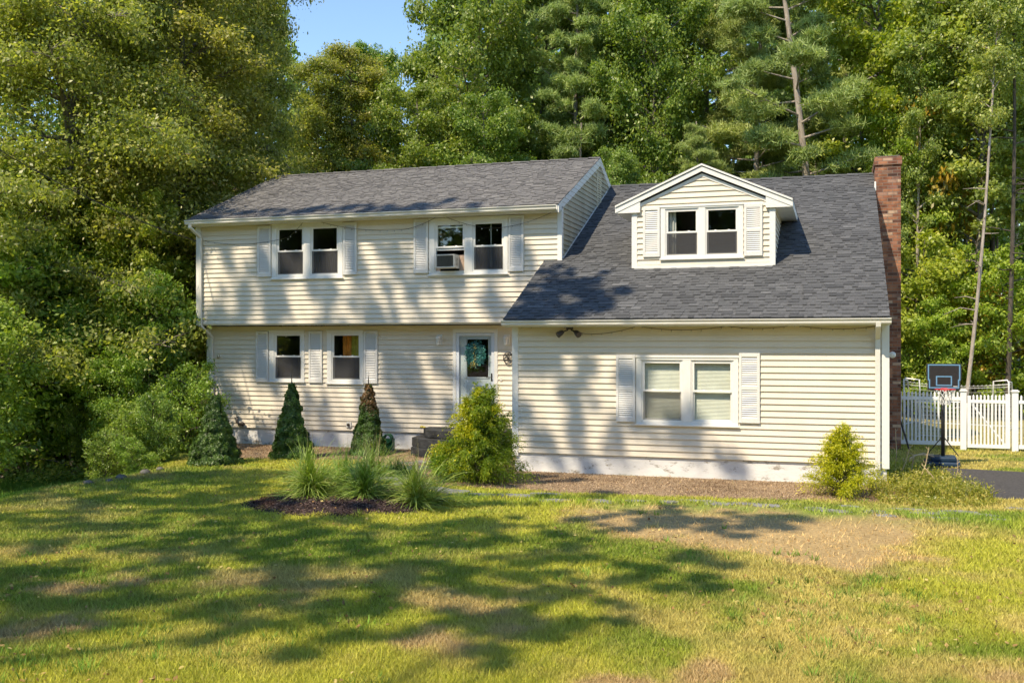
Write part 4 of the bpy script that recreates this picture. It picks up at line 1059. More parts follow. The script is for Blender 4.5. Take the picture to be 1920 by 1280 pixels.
grass_clump(786, 950, 'arching olive ornamental grass clump at the right end of the island bed', 23, 700, .48, .98, .98, 90, seedheads=14, w=.017, droop=1.3)
grass_clump(655, 925, 'thin ornamental grass clump standing behind the other island bed grasses', 24, 260, .5, .9, .65, 10, seedheads=16, w=.015)
grass_clump(706, 892, 'soft green grassy clump in front of the brown topped spruce', 25, 360, .45, .85, .8, 20, group=None, seedheads=12, w=.015, droop=.9)
grass_clump(752, 893, 'low lush green daylily clump beside the slate steps', 26, 380, .2, .42, .9, 0, group=None, green='leaf_lush', w=.016)
M['deadwood_pale'] = simple('pale_dry_stalk', (.50, .38, .24), .8, .2, .3, 20)
# weeds patch at the right corner (uncountable)
rs = np.random.RandomState(31)
WP = gpoly([(1625, 915), (1650, 890), (1700, 880), (1760, 893), (1800, 910), (1850, 930), (1875, 945), (1840, 952), (1740, 952), (1650, 945)])
T = lset(empty('weeds', (*onZ(1740, 925)[:2], 0))); tag(T, 'tangle of yellow green weeds and dry stems beside the driveway', 'weeds', kind='stuff')
q = np.array(WP); c0 = np.array([T.location.x, T.location.y])
ps = []; ti = []
X = rs.uniform(q[:, 0].min(), q[:, 0].max(), 4200); Y = rs.uniform(q[:, 1].min(), q[:, 1].max(), 4200); k = in_poly(X, Y, WP); X = X[k]; Y = Y[k]
for x, y in zip(X, Y):
    hh_ = rs.uniform(.05, .22)*(1.35 if y > 17.4 else .55); a = rs.rand()*6.28; lean = rs.uniform(.1, .7); w_ = rs.uniform(.008, .016)
    b0 = np.array([x-c0[0], y-c0[1], 0.]); d = np.array([math.cos(a)*lean, math.sin(a)*lean, 1])*hh_; sd = np.array([-math.sin(a), math.cos(a), 0])*w_/2
    m1 = b0+d*.55; e_ = b0+d+np.array([math.cos(a), math.sin(a), -1])*hh_*.3; t_ = np.clip(rs.normal(.45, .25), 0, 1)
    ps += [b0-sd, b0+sd, m1+sd, m1-sd, m1-sd, m1+sd, e_+sd*.2, e_-sd*.2]; ti += [t_, t_]
    for j in range(3):
        c = b0+d*rs.uniform(.3, 1)+rs.normal(0, .02, 3); s_ = rs.uniform(.012, .03); u = unit(rs.normal(0, 1, 3)); v = unit(np.cross(u, rs.normal(0, 1, 3)))
        ps += [c-u*s_, c+v*s_*.5, c+u*s_, c-v*s_*.5]; ti.append(np.clip(t_+rs.normal(0, .15), 0, 1))
link('stems', np_mesh('stems', np.array(ps), 4, ti, M['weed']), T)
for j, (px, py, topx, topy) in enumerate([(1722, 905, 1742, 838), (1682, 900, 1707, 835), (1677, 895, 1679, 803), (1703, 898, 1712, 850), (1790, 905, 1795, 857), (1760, 912, 1728, 870)]):
    p = onZ(px, py); e_ = onY(topx, topy, p[1]); b = MB()
    b.tube([tuple(p), tuple((p+e_)/2+np.array([.03, 0, 0])), tuple(e_)], [.010, .008, .006], 5)
    for s_ in (.6, .8, 1.): b.tube([tuple(p+(e_-p)*s_*.93), tuple(p+(e_-p)*s_*.93+np.array([random.uniform(-.06, .06), 0, .05]))], .004, 4)
    tag(b.build('dried_stalk', M['deadwood_pale']), ['dry pale stalk leaning right in the weeds, thickest of all', 'dry stalk leaning steeply right, just right of the white downspout', 'tall straight dry stalk against the brick chimney base', 'short dry stalk between the taller ones in the weeds', 'thin upright dry stalk against the driveway asphalt', 'dry stalk leaning left over the weeds'][j], 'stalk', 'dried stalks among the weeds')

# ================================================================== TREES
def profile(kind, t):
    if kind == 'pine': return (1-t)**.75*(.75+.25*math.sin(t*25))+.10
    if kind == 'tall': return .35+.65*math.sin(PI*min(1, (t*.9+.12)))
    if kind == 'cone': return (1-t)**.6*.95+.12
    return math.sin(PI*(t**1.25*.80+.17))**.6
def proto(kind, seed, H, R, base, nl, leaf, nleaf, mleaf, mbark, r0=.2, elev=.7, droop=.2, rc=.6, flat=.6, aspect=.55, lean=(0, 0), sub=6, wob=.25, needle=False, toplim=.98, barelimbs=0):
    rs = np.random.RandomState(seed); b = MB()
    K = 12; tr = []; w1, w2 = rs.rand(2)*6
    for k in range(K+1):
        t = k/K; tr.append(np.array([lean[0]*t+wob*math.sin(t*4+w1)*t, lean[1]*t+wob*math.sin(t*3.3+w2)*t, -.3+(H*.97+.3)*t]))
    rad = [r0*(1-.9*k/K)**.8+(.35*r0 if k == 0 else 0) for k in range(K+1)]; b.tube(tr, rad, 8)
    def at(t):
        x = t*K; i = min(int(x), K-1); return tr[i]+(tr[i+1]-tr[i])*(x-i), rad[i]+(rad[i+1]-rad[i])*(x-i)
    CC = []; CR = []; 
    ga = rs.rand()*6.28
    for i in range(nl):
        t = base+(toplim-base)*((i+rs.rand())/nl); tt = (t-base)/(1-base); p, rr = at(t); ga += 2.399+rs.normal(0, .3)
        L_ = R*profile(kind, tt)*rs.uniform(.72, 1.12); el = elev+rs.normal(0, .32 if kind == 'cone' else .14)
        if kind == 'pine': el = .05+.45*tt+rs.normal(0, .08)
        d = np.array([math.cos(ga)*math.cos(el), math.sin(ga)*math.cos(el), math.sin(el)])
        pts = [p+d*L_*s+np.array([0, 0, -droop*L_*s*s]) for s in (0, .25, .5, .75, 1)]
        b.tube(pts, [max(.012, rr*(.3 if kind == 'pine' else .5)*(1-s)+.010) for s in (0, .25, .5, .75, 1)], 5, cap=False)
        for j in range(sub):
            s = rs.uniform(.30, 1.0); q = p+d*L_*s+np.array([0, 0, -droop*L_*s*s]); sl = L_*rs.uniform(.16, .38)*(1.25-s)
            az = ga+rs.choice([-1, 1])*rs.uniform(.5, 1.3); e2 = el*.6+rs.normal(0, .2)
            e_ = q+np.array([math.cos(az)*math.cos(e2), math.sin(az)*math.cos(e2), math.sin(e2)-droop*.5])*sl
            b.tube([q, (q+e_)/2+np.array([0, 0, .04]), e_], [.02, .013, .006], 4, cap=False)
            CC.append(e_); CR.append(rc*np.clip(math.exp(rs.normal(-.05, .42)), .35, 2.)*(.6+.4*min(1, L_/R*1.3)))
            if rs.rand() < .6: CC.append((q+e_)/2+rs.normal(0, .1, 3)); CR.append(rc*rs.uniform(.5, .9))
    for j in range(barelimbs):
        t = rs.uniform(base*.35, base); p, rr = at(t); a = rs.rand()*6.28; l_ = rs.uniform(.4, 1.8)
        b.tube([p, p+np.array([math.cos(a), math.sin(a), rs.uniform(-.1, .25)])*l_*.5, p+np.array([math.cos(a), math.sin(a), rs.uniform(-.2, .2)])*l_], [.025, .015, .006], 4, cap=False)
    CC = np.array(CC); CR = np.array(CR); nc = len(CC); w_ = CR**2; w_ /= w_.sum()
    n = nleaf; idx = rs.choice(nc, n, p=w_)
    v = unit(rs.normal(0, 1, (n, 3))); r_ = rs.rand(n)**.45
    off = v*r_[:, None]*CR[idx][:, None]; off[:, 2] *= flat
    sc_ = rs.rand(n) < .16; i2 = rs.randint(0, nc, n); mix_ = rs.rand(n)[:, None]*.6
    C = CC[idx]+off; C[sc_] = (C*(1-mix_)+(CC[i2]+off*1.5)*mix_)[sc_] if not needle else C[sc_]; C[:, 2] -= .12*(off[:, 0]**2+off[:, 1]**2)/np.maximum(CR[idx], .1)
    ctint = rs.normal(0, .13, nc)[idx]
    if needle:
        m_ = 7; C2 = np.repeat(C, m_, 0); dd = unit(rs.normal(0, 1, (n*m_, 3))+np.array([0, 0, .6])); ln = rs.uniform(leaf*.7, leaf*1.3, (n*m_, 1))
        sd = unit(np.cross(dd, rs.normal(0, 1, dd.shape)))*leaf*aspect*.5
        co = np.stack([C2-sd, C2+sd, C2+dd*ln+sd*.4, C2+dd*ln-sd*.4], 1).reshape(-1, 3); ti = np.clip(.45+np.repeat(ctint, m_)+rs.normal(0, .15, n*m_), 0, 1)
    else:
        co = leaf_quads(C, v*.75+np.array([0, 0, .35]), leaf*np.clip(np.exp(rs.normal(-.03, .25, n)), .55, 1.6), aspect, rs, tipbias=np.array([0, 0, -.35])+v*.3)
        ti = np.clip(.45+ctint+rs.normal(0, .17, n), 0, 1)
    tm = b.build('trunk', M[mbark], None, smooth=True); tme = tm.data; bpy.data.objects.remove(tm)
    return tme, np_mesh('crown', co, 4, ti, M[mleaf]), H
PR = {}
PR['maple_a'] = proto('broad', 1, 16, 4.3, .10, 58, .135, 98000, 'leaf_green', 'bark', .17, .65, .15, .50, .62, sub=12)
PR['maple_b'] = proto('broad', 2, 16, 3.8, .12, 54, .13, 86000, 'leaf_dark', 'bark', .16, .75, .15, .48, .62, sub=12)
PR['lime_a'] = proto('broad', 3, 15, 3.4, .14, 44, .14, 52000, 'leaf_lime', 'bark', .13, .55, .15, .42, .55, sub=12)
PR['birch_a'] = proto('tall', 4, 17, 2.5, .30, 40, .12, 36000, 'leaf_birch', 'bark', .12, .75, .35, .36, .6, barelimbs=10, sub=11)
PR['birch_b'] = proto('tall', 5, 17, 2.2, .40, 34, .12, 28000, 'leaf_birch', 'bark_pale', .11, .8, .35, .36, .6, barelimbs=12, sub=10)
PR['pine_a'] = proto('pine', 6, 19, 4.0, .16, 72, .19, 22000, 'needle_pine', 'bark', .2, .1, -.05, .46, .34, .13, needle=True, barelimbs=14, sub=7)
PR['pine_b'] = proto('pine', 7, 19, 3.4, .28, 60, .19, 18000, 'needle_pine', 'bark_pale', .17, .1, -.03, .46, .34, .13, needle=True, barelimbs=16, sub=7)
PR['olive_a'] = proto('cone', 8, 17, 5.6, .05, 100, .10, 205000, 'leaf_olive', 'bark', .2, .42, .30, .52, .7, sub=17, barelimbs=6)
PR['olive_b'] = proto('cone', 9, 17, 4.6, .04, 92, .10, 165000, 'leaf_olive', 'bark', .17, .45, .28, .50, .7, sub=16)
PR['sap_a'] = proto('broad', 10, 6, 2.1, .06, 34, .12, 21000, 'leaf_under', 'bark_dark', .06, .5, .2, .32, .7, sub=12)
PR['sap_b'] = proto('broad', 12, 5, 1.7, .08, 30, .11, 16000, 'leaf_lime', 'bark_dark', .05, .4, .2, .30, .6, sub=11)
PR['shrub_a'] = proto('tall', 13, 2.2, 1.5, .02, 30, .075, 12000, 'leaf_under', 'bark_dark', .03, .65, .25, .19, .8, sub=9, wob=.35)
PR['shrub_b'] = proto('tall', 33, 2.2, 1.4, .02, 26, .08, 10000, 'leaf_dark', 'bark_dark', .03, .75, .25, .2, .8, sub=9, wob=.35)
PR['yellow_a'] = proto('broad', 14, 5, 1.5, .25, 16, .12, 5500, 'leaf_yellow', 'bark_dark', .05, .4, .2, .38, .35)
PR['bare'] = proto('tall', 15, 17, 1.6, .62, 16, .12, 9000, 'leaf_birch', 'bark_dark', .10, .8, .3, .5, .6, barelimbs=22)
PR['bare_pale'] = proto('tall', 17, 17, 1.6, .62, 16, .12, 9000, 'leaf_birch', 'bark_pale', .095, .8, .3, .4, .6, barelimbs=12, wob=.4, sub=9)
PR['sap_dark'] = proto('broad', 16, 7, 2.3, .10, 26, .13, 16000, 'leaf_dark', 'bark_dark', .07, .5, .2, .5, .4)
CAT = dict(maple='maple_tree', lime='broadleaf_tree', birch='birch_tree', pine='pine_tree', olive='broadleaf_tree', sap='sapling', shrub='shrub', yellow='sapling', bare='slender_tree')
TREES = []
def plant(kind, px, D, h, rot, label, group=None, wide=1., tilt=(0, 0), pos=None):
    tm, cm, H0 = PR[kind]; P = atD(px, D) if pos is None else np.array([*pos, 0.]); z = float(hgt(P[0], P[1]))
    nm = CAT[kind.split('_')[0]]
    o = lset(empty(nm, (P[0], P[1], z), label, {'shrub': 'shrub', 'sapling': 'sapling'}.get(nm, 'tree'), group)); LOCAL.add(o.name)
    s = h/H0; o.scale = (s*wide, s*wide, s); o.rotation_euler = (tilt[0], tilt[1], rot)
    for n_, me in (('trunk', tm), ('crown', cm)):
        c = bpy.data.objects.new(n_, me); COL.objects.link(c); c.parent = o
    TREES.append(o); return o
G1 = 'tall trees at the left of the house'; G2 = 'woodland trees behind the house'; G3 = 'slender trees behind the picket fence'; G4 = 'background trees deeper in the woods'
# left mass
plant('olive_a', 120, 27, 17.5, .3, 'big olive leaved tree at the far left, its crown filling the upper left corner', G1)
plant('olive_b', 330, 29, 17.5, 1.9, 'olive leaved tree rising just left of the upper storey eave', G1, 1.05)
plant('olive_a', 440, 34, 20.5, 4.0, 'tall olive tree over the left end of the main roof, left of the sky gap', G1, .68)
plant('olive_b', -150, 29, 16, 5.0, 'shaded olive tree cut by the left picture edge', G1)
plant('olive_b', 250, 34, 18, 3.3, 'olive tree standing behind the two big left trees', G1)
plant('olive_b', 655, 41, 15.8, 2.0, 'lower olive tree under the sky gap over the main roof', G2)
plant('maple_b', 692, 44, 16.2, 1.0, 'small dark green tree just below the sky gap', G2, .8)
plant('olive_b', 590, 40, 15.0, 2.7, 'rounded olive tree behind the left half of the main roof ridge', G2)
plant('sap_dark', 560, 37, 8, 2.7, 'young dark tree peeking over the main ridge at the left', G2)
# middle
plant('maple_a', 900, 41, 21, .5, 'bright green maple to the right of the sky gap', G2, .78)
plant('maple_a', 790, 37, 12, 2.2, 'lower bright maple behind the middle of the main roof ridge', G2, .95)
plant('maple_a', 905, 36, 11.5, 3.6, 'sunlit maple close behind the right part of the main roof', G2, .9)
plant('pine_a', 1010, 43, 23, .9, 'tall grey green pine behind the upper storey gable', G2)
plant('pine_a', 1078, 40, 18.5, 2.4, 'layered pine rising straight behind the gable peak', G2, .9)
plant('maple_b', 1170, 43, 22, 1.1, 'dark leafy maple between the gable and the dormer', G2, .85)
plant('maple_b', 1130, 48, 21, 4.1, 'dark maple in the shadowy gap behind the gable end', G2)
plant('maple_a', 1225, 39, 17.5, 5.0, 'rich green maple behind the left slope of the dormer', G2, .72)
plant('maple_b', 1150, 36, 9.5, .2, 'low dark maple peeping over the wing ridge left of the dormer', G2, .8)
plant('pine_a', 1330, 41, 22, 3.1, 'broad pine directly behind the dormer peak', G2, .95)
plant('pine_a', 1300, 35, 10.5, 1.1, 'short bushy pine just over the dormer ridge', G2, 1.0)
plant('pine_b', 1420, 38, 20, 4.4, 'pine with open branches left of the leaning trunk', G2, .9)
plant('pine_b', 1548, 36, 22, .7, 'tall pine whose bare pale trunk leans left above the wing roof', G2, .9, tilt=(0, -.115))
plant('pine_a', 1585, 44, 23, 5.2, 'pine behind the leaning trunk, upper right of the dormer', G2, .8)
plant('lime_a', 1420, 35, 8.2, 5.6, 'low yellow green tree over the wing ridge right of the dormer', G2, .9)
plant('lime_a', 1560, 36, 8.8, 3.9, 'low lime green tree beside the chimney top', G2, .85)
# right
plant('lime_a', 1655, 38, 20, 1.4, 'bright yellow green tree rising right behind the chimney', G2, .95)
plant('lime_a', 1700, 36, 13.5, 4.4, 'mid height lime tree at the right of the chimney', G2, .75)
plant('birch_a', 1752, 38, 21, 2.2, 'olive birch above the basketball backboard', G3, 1.1)
plant('birch_a', 1830, 35, 20, .6, 'wide airy birch above the picket gate', G3, 1.1)
plant('birch_b', 1905, 37, 20, 3.9, 'birch standing at the right picture edge', G3, 1.2)
plant('birch_a', 1980, 34, 19, 5.1, 'birch leaning in from beyond the right edge', G3, 1.1)
plant('birch_b', 1790, 43, 20, 1.2, 'birch standing behind the others above the hoop', G3, 1.1)
plant('bare_pale', 1806, 31, 15, .4, 'slender pale trunk leaning right behind the gate post', G3, .8, tilt=(0, .105))
plant('birch_b', 1721, 35, 15, 2.9, 'thin grey trunked tree just right of the chimney', G3, .7)
plant('bare', 1768, 40, 20, 5.9, 'thin dark trunk in the shade over the backboard', G3)
plant('bare', 1862, 40, 21, 2.9, 'thin dark trunk in the shade right of the leaning trunk', G3)
plant('bare', 1888, 32, 17, 4.9, 'slim trunk right behind the open gate end', G3, .9, tilt=(0, .05))
plant('sap_b', 1890, 33, 5.6, 1.4, 'lime sapling behind the right gate post', G3)
plant('yellow_a', 1868, 34, 4.6, .3, 'sapling with yellow orange autumn leaves behind the gate', G3, 1.1)
plant('yellow_a', 1765, 36, 12.0, 2.3, 'slender tree with a yellowing crown over the hoop', G3, .5)
plant('sap_b', 1712, 34, 6.2, 3.3, 'lime sapling close to the right of the chimney', G3)
plant('sap_a', 1790, 37, 6, 4.3, 'green sapling behind the basketball backboard', G3)
plant('sap_dark', 1835, 41, 7.5, 5.3, 'dark sapling in the shade above the goal net', G3)
plant('sap_a', 1940, 35, 6, .3, 'green sapling at the right picture edge behind the fence', G3)
plant('sap_b', 1745, 33, 4.0, 2.3, 'short lime sapling left of the backboard', G3)
# understory left
G5 = 'understory saplings at the left of the house'
for i, (k, px, D, h, w_, lb) in enumerate([('sap_a', 275, 25.0, 4.6, .85, 'loose light green sapling near the left house corner'),('sap_b', -40, 26.5, 6.5, 1.1, 'lime sapling half cut by the left picture edge'), ('sap_a', 70, 27.0, 4.4, 1.1, 'sapling above the lowest grass at the left edge'), ('lime_a', 262, 26, 7.2, .8, 'sunlit lime sapling just left of the upper storey corner'),('sap_a', 345, 29, 6.5, .8, 'sapling filling the gap by the upper left downspout'), ('sap_b', 350, 27, 3.6, .7, 'short lime sapling behind the left spruce'), ('sap_b', 110, 26.5, 5.0, 1.1, 'lime sapling lit by the sun at the left'), ('sap_a', 175, 25.5, 4.4, 1., 'sapling behind the brush pile, leafy to the ground'),('sap_a', 362, 33, 8, .7, 'green sapling seen right against the left downspout'), ('olive_b', 335, 36, 13, .7, 'small olive tree showing beside the upper left corner board'),
    ('sap_a', 170, 25.5, 4.6, .9, 'leafy sapling a little left of the downspout corner'), ('sap_a', 225, 23.5, 2.8, .9, 'leafy young tree left of the left spruce'),
    ('sap_a', 30, 25.0, 6.4, 1.2, 'sunlit sapling spreading at the left picture edge'), ('lime_a', 60, 26, 8.6, .9, 'lime green sapling high at the left edge'),
    ('lime_a', 215, 27, 8.6, .9, 'lime green young tree left of the upper storey, sunlit at its top'), ('sap_dark', 150, 29, 7, 1.2, 'dark sapling deep in the shade at the left'),
    ('sap_a', 250, 27, 6.0, 1.1, 'green sapling in front of the dark thicket'), ('sap_dark', 300, 29, 7, 1.0, 'dark young tree behind the downspout corner'),
    ('sap_a', 120, 25.5, 3.6, 1.0, 'low green sapling over the brush pile'), ('sap_a', -70, 21.5, 4.6, 1.1, 'sapling cut by the left edge above the grass'),
    ('sap_dark', 60, 26, 6, 1.2, 'dark sapling behind the left edge saplings'), ('lime_a', 300, 31, 9.0, .8, 'yellow green young tree by the left eave')]):
    plant(k, px, D, h, i*1.3, lb, G5, w_)
G6 = 'bushes at the left edge of the lawn'
for i, (px, D, h, lb) in enumerate([(300, 21.6, 1.4, 'green bush beside the left spruce'), (348, 23.3, 1.9, 'bush at the foot of the left downspout, beside the left spruce'), (240, 22.6, 1.35, 'tall green bush left of the left spruce'), (235, 21.3, 1.3, 'bush behind the fieldstones'),
    (195, 20.6, 1.0, 'low bush at the left end of the bushes'), (250, 20.3, .7, 'smallest bush at the lawn edge'), (165, 24.5, 1.6, 'bush behind the brush pile'), (292, 23.2, 1.5, 'bush further left of the downspout, behind the left spruce'), (60, 26.5, 1.8, 'shaded bush near the left edge')]):
    plant('shrub_a' if i % 2 else 'shrub_b', px, D, h, i*2.1, lb, G6, .7+.35*((i*7)%3)/2)
# backdrop woods: one far mass
rs = np.random.RandomState(99); n = 160000
th = rs.uniform(-.72, .72, n); D = rs.uniform(52, 78, n); px = 960+F*np.tan(th)
lim = np.interp(px, [-800, 520, 590, 760, 820, 3000], [27, 26, 15, 15, 26, 27])*D/65
z = rs.rand(n)**1.15*lim
P_ = np.stack([-cs*D+cc*np.tan(th)*D, cc*D+cs*np.tan(th)*D, z+hgt(-cs*D+cc*np.tan(th)*D, cc*D+cs*np.tan(th)*D)], 1)
kk = fbm(P_[:, 0]+P_[:, 2]*.7, P_[:, 1]+P_[:, 2], 3.2, 15) > .34; P_ = P_[kk]; n = len(P_)
tag(link('far_woods', np_mesh('far_woods', leaf_quads(P_, np.tile([-.3, -.8, .6], (n, 1)), rs.uniform(.35, .8, n), .6, rs), 4, np.clip(rs.normal(.35, .2, n), 0, 1), M['leaf_dark'])), 'dense green woods far behind the trees', 'woods', kind='stuff')
b = MB()
for k in range(90):
    p = atD(rs.uniform(-200, 2150), rs.uniform(38, 62)); z0_ = float(hgt(p[0], p[1])); r_ = rs.uniform(.06, .16); ln = rs.uniform(-.5, .5)
    b.tube([(p[0], p[1], z0_-.2), (p[0]+ln*.6, p[1], z0_+5), (p[0]+ln, p[1], z0_+11)], [r_, r_*.8, r_*.5], 6)
tag(b.build('far_trunks', M['bark']), 'thin grey trunks standing in the shade of the far woods', 'trunks', kind='stuff')
# ground cover under the trees
n = 60000; px = rs.uniform(-100, 440, n); D = rs.uniform(18, 36, n); P_ = np.array([-cs*D+cc*(px-962)/F*D, cc*D+cs*(px-962)/F*D]).T
k = (leftd(P_[:, 0], P_[:, 1]) > 7.5+2*rs.rand(len(P_))) & (P_[:, 0] < -15.6+.0*D) | ((leftd(P_[:, 0], P_[:, 1]) > .5) & (P_[:, 1] > 18.5) & (P_[:, 1] < 30)); k &= fbm(P_[:, 0], P_[:, 1], 1.3, 66)+.2*rs.rand(n) > .52
P_ = P_[k]; zz = hgt(P_[:, 0], P_[:, 1])+rs.rand(len(P_))**1.5*.4*fbm(P_[:, 0], P_[:, 1], 1., 67)*1.5
C = np.column_stack([P_, zz]); tag(link('ground_cover', np_mesh('ground_cover', leaf_quads(C, np.tile([0, -.2, 1.], (len(C), 1)), rs.uniform(.04, .09, len(C)), .6, rs), 4, np.clip(rs.normal(.45, .2, len(C)), 0, 1), M['leaf_dark'])), 'green ferny ground cover under the left trees', 'ground cover', kind='stuff')
# ---- trees out of frame whose crowns shade the lawn and the front wall
SH_BLOBS = []   # (surface point, height above ground, radius)
def shade(px, py, r, h, pl=0., fill=1.):
    p = onZ(px, py) if pl == 0 else onY(px, py, pl)
    t = (h-p[2])/(-SUN[2]); SH_BLOBS.append((p-SUN*t, r, fill))

# woods behind the viewer: mirrored in the window panes
for i, (x, y, k, h) in enumerate([(-50, -24, 'maple_b', 20), (-42, -30, 'maple_a', 21), (-24, -28, 'maple_a', 21), (-7, -20, 'maple_b', 18), (-15.5, -22, 'olive_b', 19), (1.5, -22, 'maple_a', 19), (10, -27, 'maple_b', 20), (-33, -17, 'olive_b', 18),(-46, -14, 'olive_a', 19), (-37, -22, 'maple_a', 20), (-28, -19, 'maple_b', 19), (-20, -26, 'olive_b', 20), (-11, -21, 'maple_a', 19), (-3, -27, 'maple_b', 20), (6, -20, 'olive_a', 19), (15, -24, 'maple_a', 20), (26, -18, 'maple_b', 19), (-33, -33, 'pine_a', 22), (-15, -36, 'pine_a', 22), (2, -38, 'pine_a', 22)]):
    plant(k, 0, 0, h, i*1.1, 'tree of the woods across the street behind the viewer', 'woods behind the viewer', pos=(x, y))

rs = np.random.RandomState(77); n = 42000; X = rs.uniform(-75, 45, n); Y = -40+rs.rand(n)*9-.004*(X+15)**2*0; Z = rs.rand(n)**.9*19
tag(link('woods_edge', np_mesh('woods_edge', leaf_quads(np.stack([X, Y, Z], 1), np.tile([.2, .8, .5], (n, 1)), rs.uniform(.35, .8, n), .6, rs), 4, np.clip(rs.normal(.4, .2, n), 0, 1), M['leaf_dark'])), 'edge of the woods behind the viewer', 'woods', kind='stuff')

# lawn
for a in [(1380, 972, .45, 13), (1270, 960, .42, 13), (1200, 985, .3, 13), (1440, 985, .3, 13), (1120, 975, .35, 13.5),
          (1330, 1055, .40, 13), (1230, 1050, .45, 13), (1120, 1050, .45, 12.5), (1300, 1100, .35, 12), (1180, 1090, .38, 12), (1060, 1030, .35, 13),
          (1090, 1190, .32, 11), (1010, 1170, .36, 11), (930, 1190, .32, 11), (1000, 1225, .28, 10.5), (1120, 1150, .22, 11), (960, 1080, .4, 12), (1040, 1110, .35, 12),
          (690, 1080, .5, 12), (860, 1020, .42, 13), (400, 1150, .36, 12), (200, 1140, .32, 12), (90, 1130, .42, 12), (480, 1030, .46, 13), (600, 1040, .45, 13), (230, 1040, .36, 13), (30, 1090, .4, 13),
          (560, 990, .5, 13.5), (440, 975, .5, 13.5), (150, 1010, .25, 13.5), (60, 1020, .3, 13.5), (330, 940, .55, 14), (60, 965, .45, 14), (420, 920, .55, 14), (900, 985, .35, 14), (1000, 990, .35, 14), (760, 990, .45, 14),
          (480, 890, .6, 14.5), (600, 900, .45, 14.5), (860, 950, .4, 14), (740, 930, .35, 14.2), (1040, 900, .35, 14.5), (1120, 930, .3, 14), (960, 945, .28, 14.2), (1400, 985, .42, 13), (1330, 968, .42, 13), (1300, 985, .4, 13), (1230, 975, .36, 13), (1460, 975, .3, 13), (180, 925, .5, 14.5), (300, 915, .55, 14.5), (420, 945, .5, 14.2), (120, 985, .4, 14), (380, 1000, .42, 13.5), (520, 1060, .35, 13), (560, 1230, .18, 10.8), (500, 1190, .2, 11), (60, 920, .45, 15), (160, 945, .45, 14.5), (270, 930, .45, 14.5), (380, 925, .45, 14.5), (40, 975, .4, 14), (210, 985, .4, 14), (340, 965, .45, 14), (450, 905, .5, 14.6), (500, 960, .4, 14), (90, 1035, .3, 13), (620, 1010, .4, 13.5), (860, 975, .35, 14), (-20, 940, .5, 14.5), (300, 890, .5, 15), (400, 890, .5, 15), (220, 905, .5, 15), (130, 895, .4, 15), (20, 900, .5, 15)]: shade(*a)
# front wall (jettied upper floor), eave strip, lower wall, wing
for (x, y, r, h) in [(420, 480, .7, 23), (420, 560, .6, 23), (480, 545, .5, 23), (560, 470, .5, 23), (600, 540, .35, 23), (540, 580, .3, 23), (680, 560, .35, 23), (720, 500, .4, 23), (790, 470, .45, 23), (770, 560, .32, 23), (850, 540, .3, 23), (900, 470, .35, 23), (930, 570, .32, 23), (990, 520, .22, 23), (660, 480, .3, 23), (500, 500, .4, 23), (620, 590, .3, 23), (450, 600, .4, 23), (700, 595, .2, 23), (860, 585, .22, 23), (980, 470, .16, 23)]:
    shade(x, y, r*1.0, h, YU)
for (x, y, r) in [(430, 392, .38), (500, 390, .38), (570, 386, .42), (380, 402, .35), (640, 390, .35), (700, 384, .42), (760, 380, .36), (810, 380, .25)]:
    shade(x, y, r, 21, YU-.1)
for (x, y, r) in [(430, 720, .5), (500, 760, .45), (600, 770, .4), (680, 740, .3), (760, 700, .45), (800, 760, .5), (740, 780, .4), (430, 660, .4), (450, 820, .5), (580, 830, .4), (850, 700, .3), (900, 760, .3), (780, 680, .3), (830, 640, .3)]:
    shade(x, y, r*.9, 20, YL)
for (x, y, r) in [(990, 700, .32), (980, 790, .35), (1000, 640, .3), (1100, 690, .25), (1120, 750, .32), (1080, 800, .30), (1180, 780, .25), (1190, 700, .22), (1150, 840, .2), (1250, 830, .22), (1330, 835, .25), (1300, 860, .22), (1040, 850, .2), (1290, 800, .16), (1100, 870, .15), (1380, 870, .14)]:
    shade(x, y, r, 18, YG)
for (x, y, r) in [(990, 570, .35), (1060, 575, .4), (1080, 530, .3), (1130, 555, .28), (1170, 550, .14), (1020, 520, .25), (1130, 585, .22), (1010, 590, .3), (1040, 550, .35), (1090, 565, .35), (980, 585, .35), (1060, 520, .25), (1110, 525, .22), (1030, 590, .35), (1150, 570, .2), (970, 595, .3), (1000, 575, .35), (1020, 550, .3), (1050, 590, .35), (1080, 595, .3), (1070, 545, .3), (1100, 545, .28), (1045, 515, .22), (1120, 570, .3), (1000, 555, .3), (1170, 555, .16)]:
    p = np.array(onY(x, y, YGE+.2+(598-y)/110*2.6)); shade_p = p; t = (16.5-p[2])/(-SUN[2]); SH_BLOBS.append((p-SUN*t, r*1.1, 1.))
rs = np.random.RandomState(55); NB = []
for (c, r, f) in SH_BLOBS:
    if r < .2: NB.append((c, r, f)); continue
    m_ = 5 if r > .3 else 4
    for q in range(m_):
        a = rs.rand()*6.28; d_ = r*math.sqrt(rs.rand())*1.25
        NB.append((c+np.array([d_*math.cos(a), d_*math.sin(a), rs.normal(0, .3)]), r*rs.uniform(.18, .50), f))
# loose outer sprays over the left lawn
for q in range(200):
    px = rs.uniform(-40, 1050); py = rs.uniform(890, 1200); p = onZ(px, py); t = rs.uniform(11, 14.5)/(-SUN[2]); NB.append((p-SUN*t, rs.uniform(.07, .18), 1.))
SH_BLOBS = NB
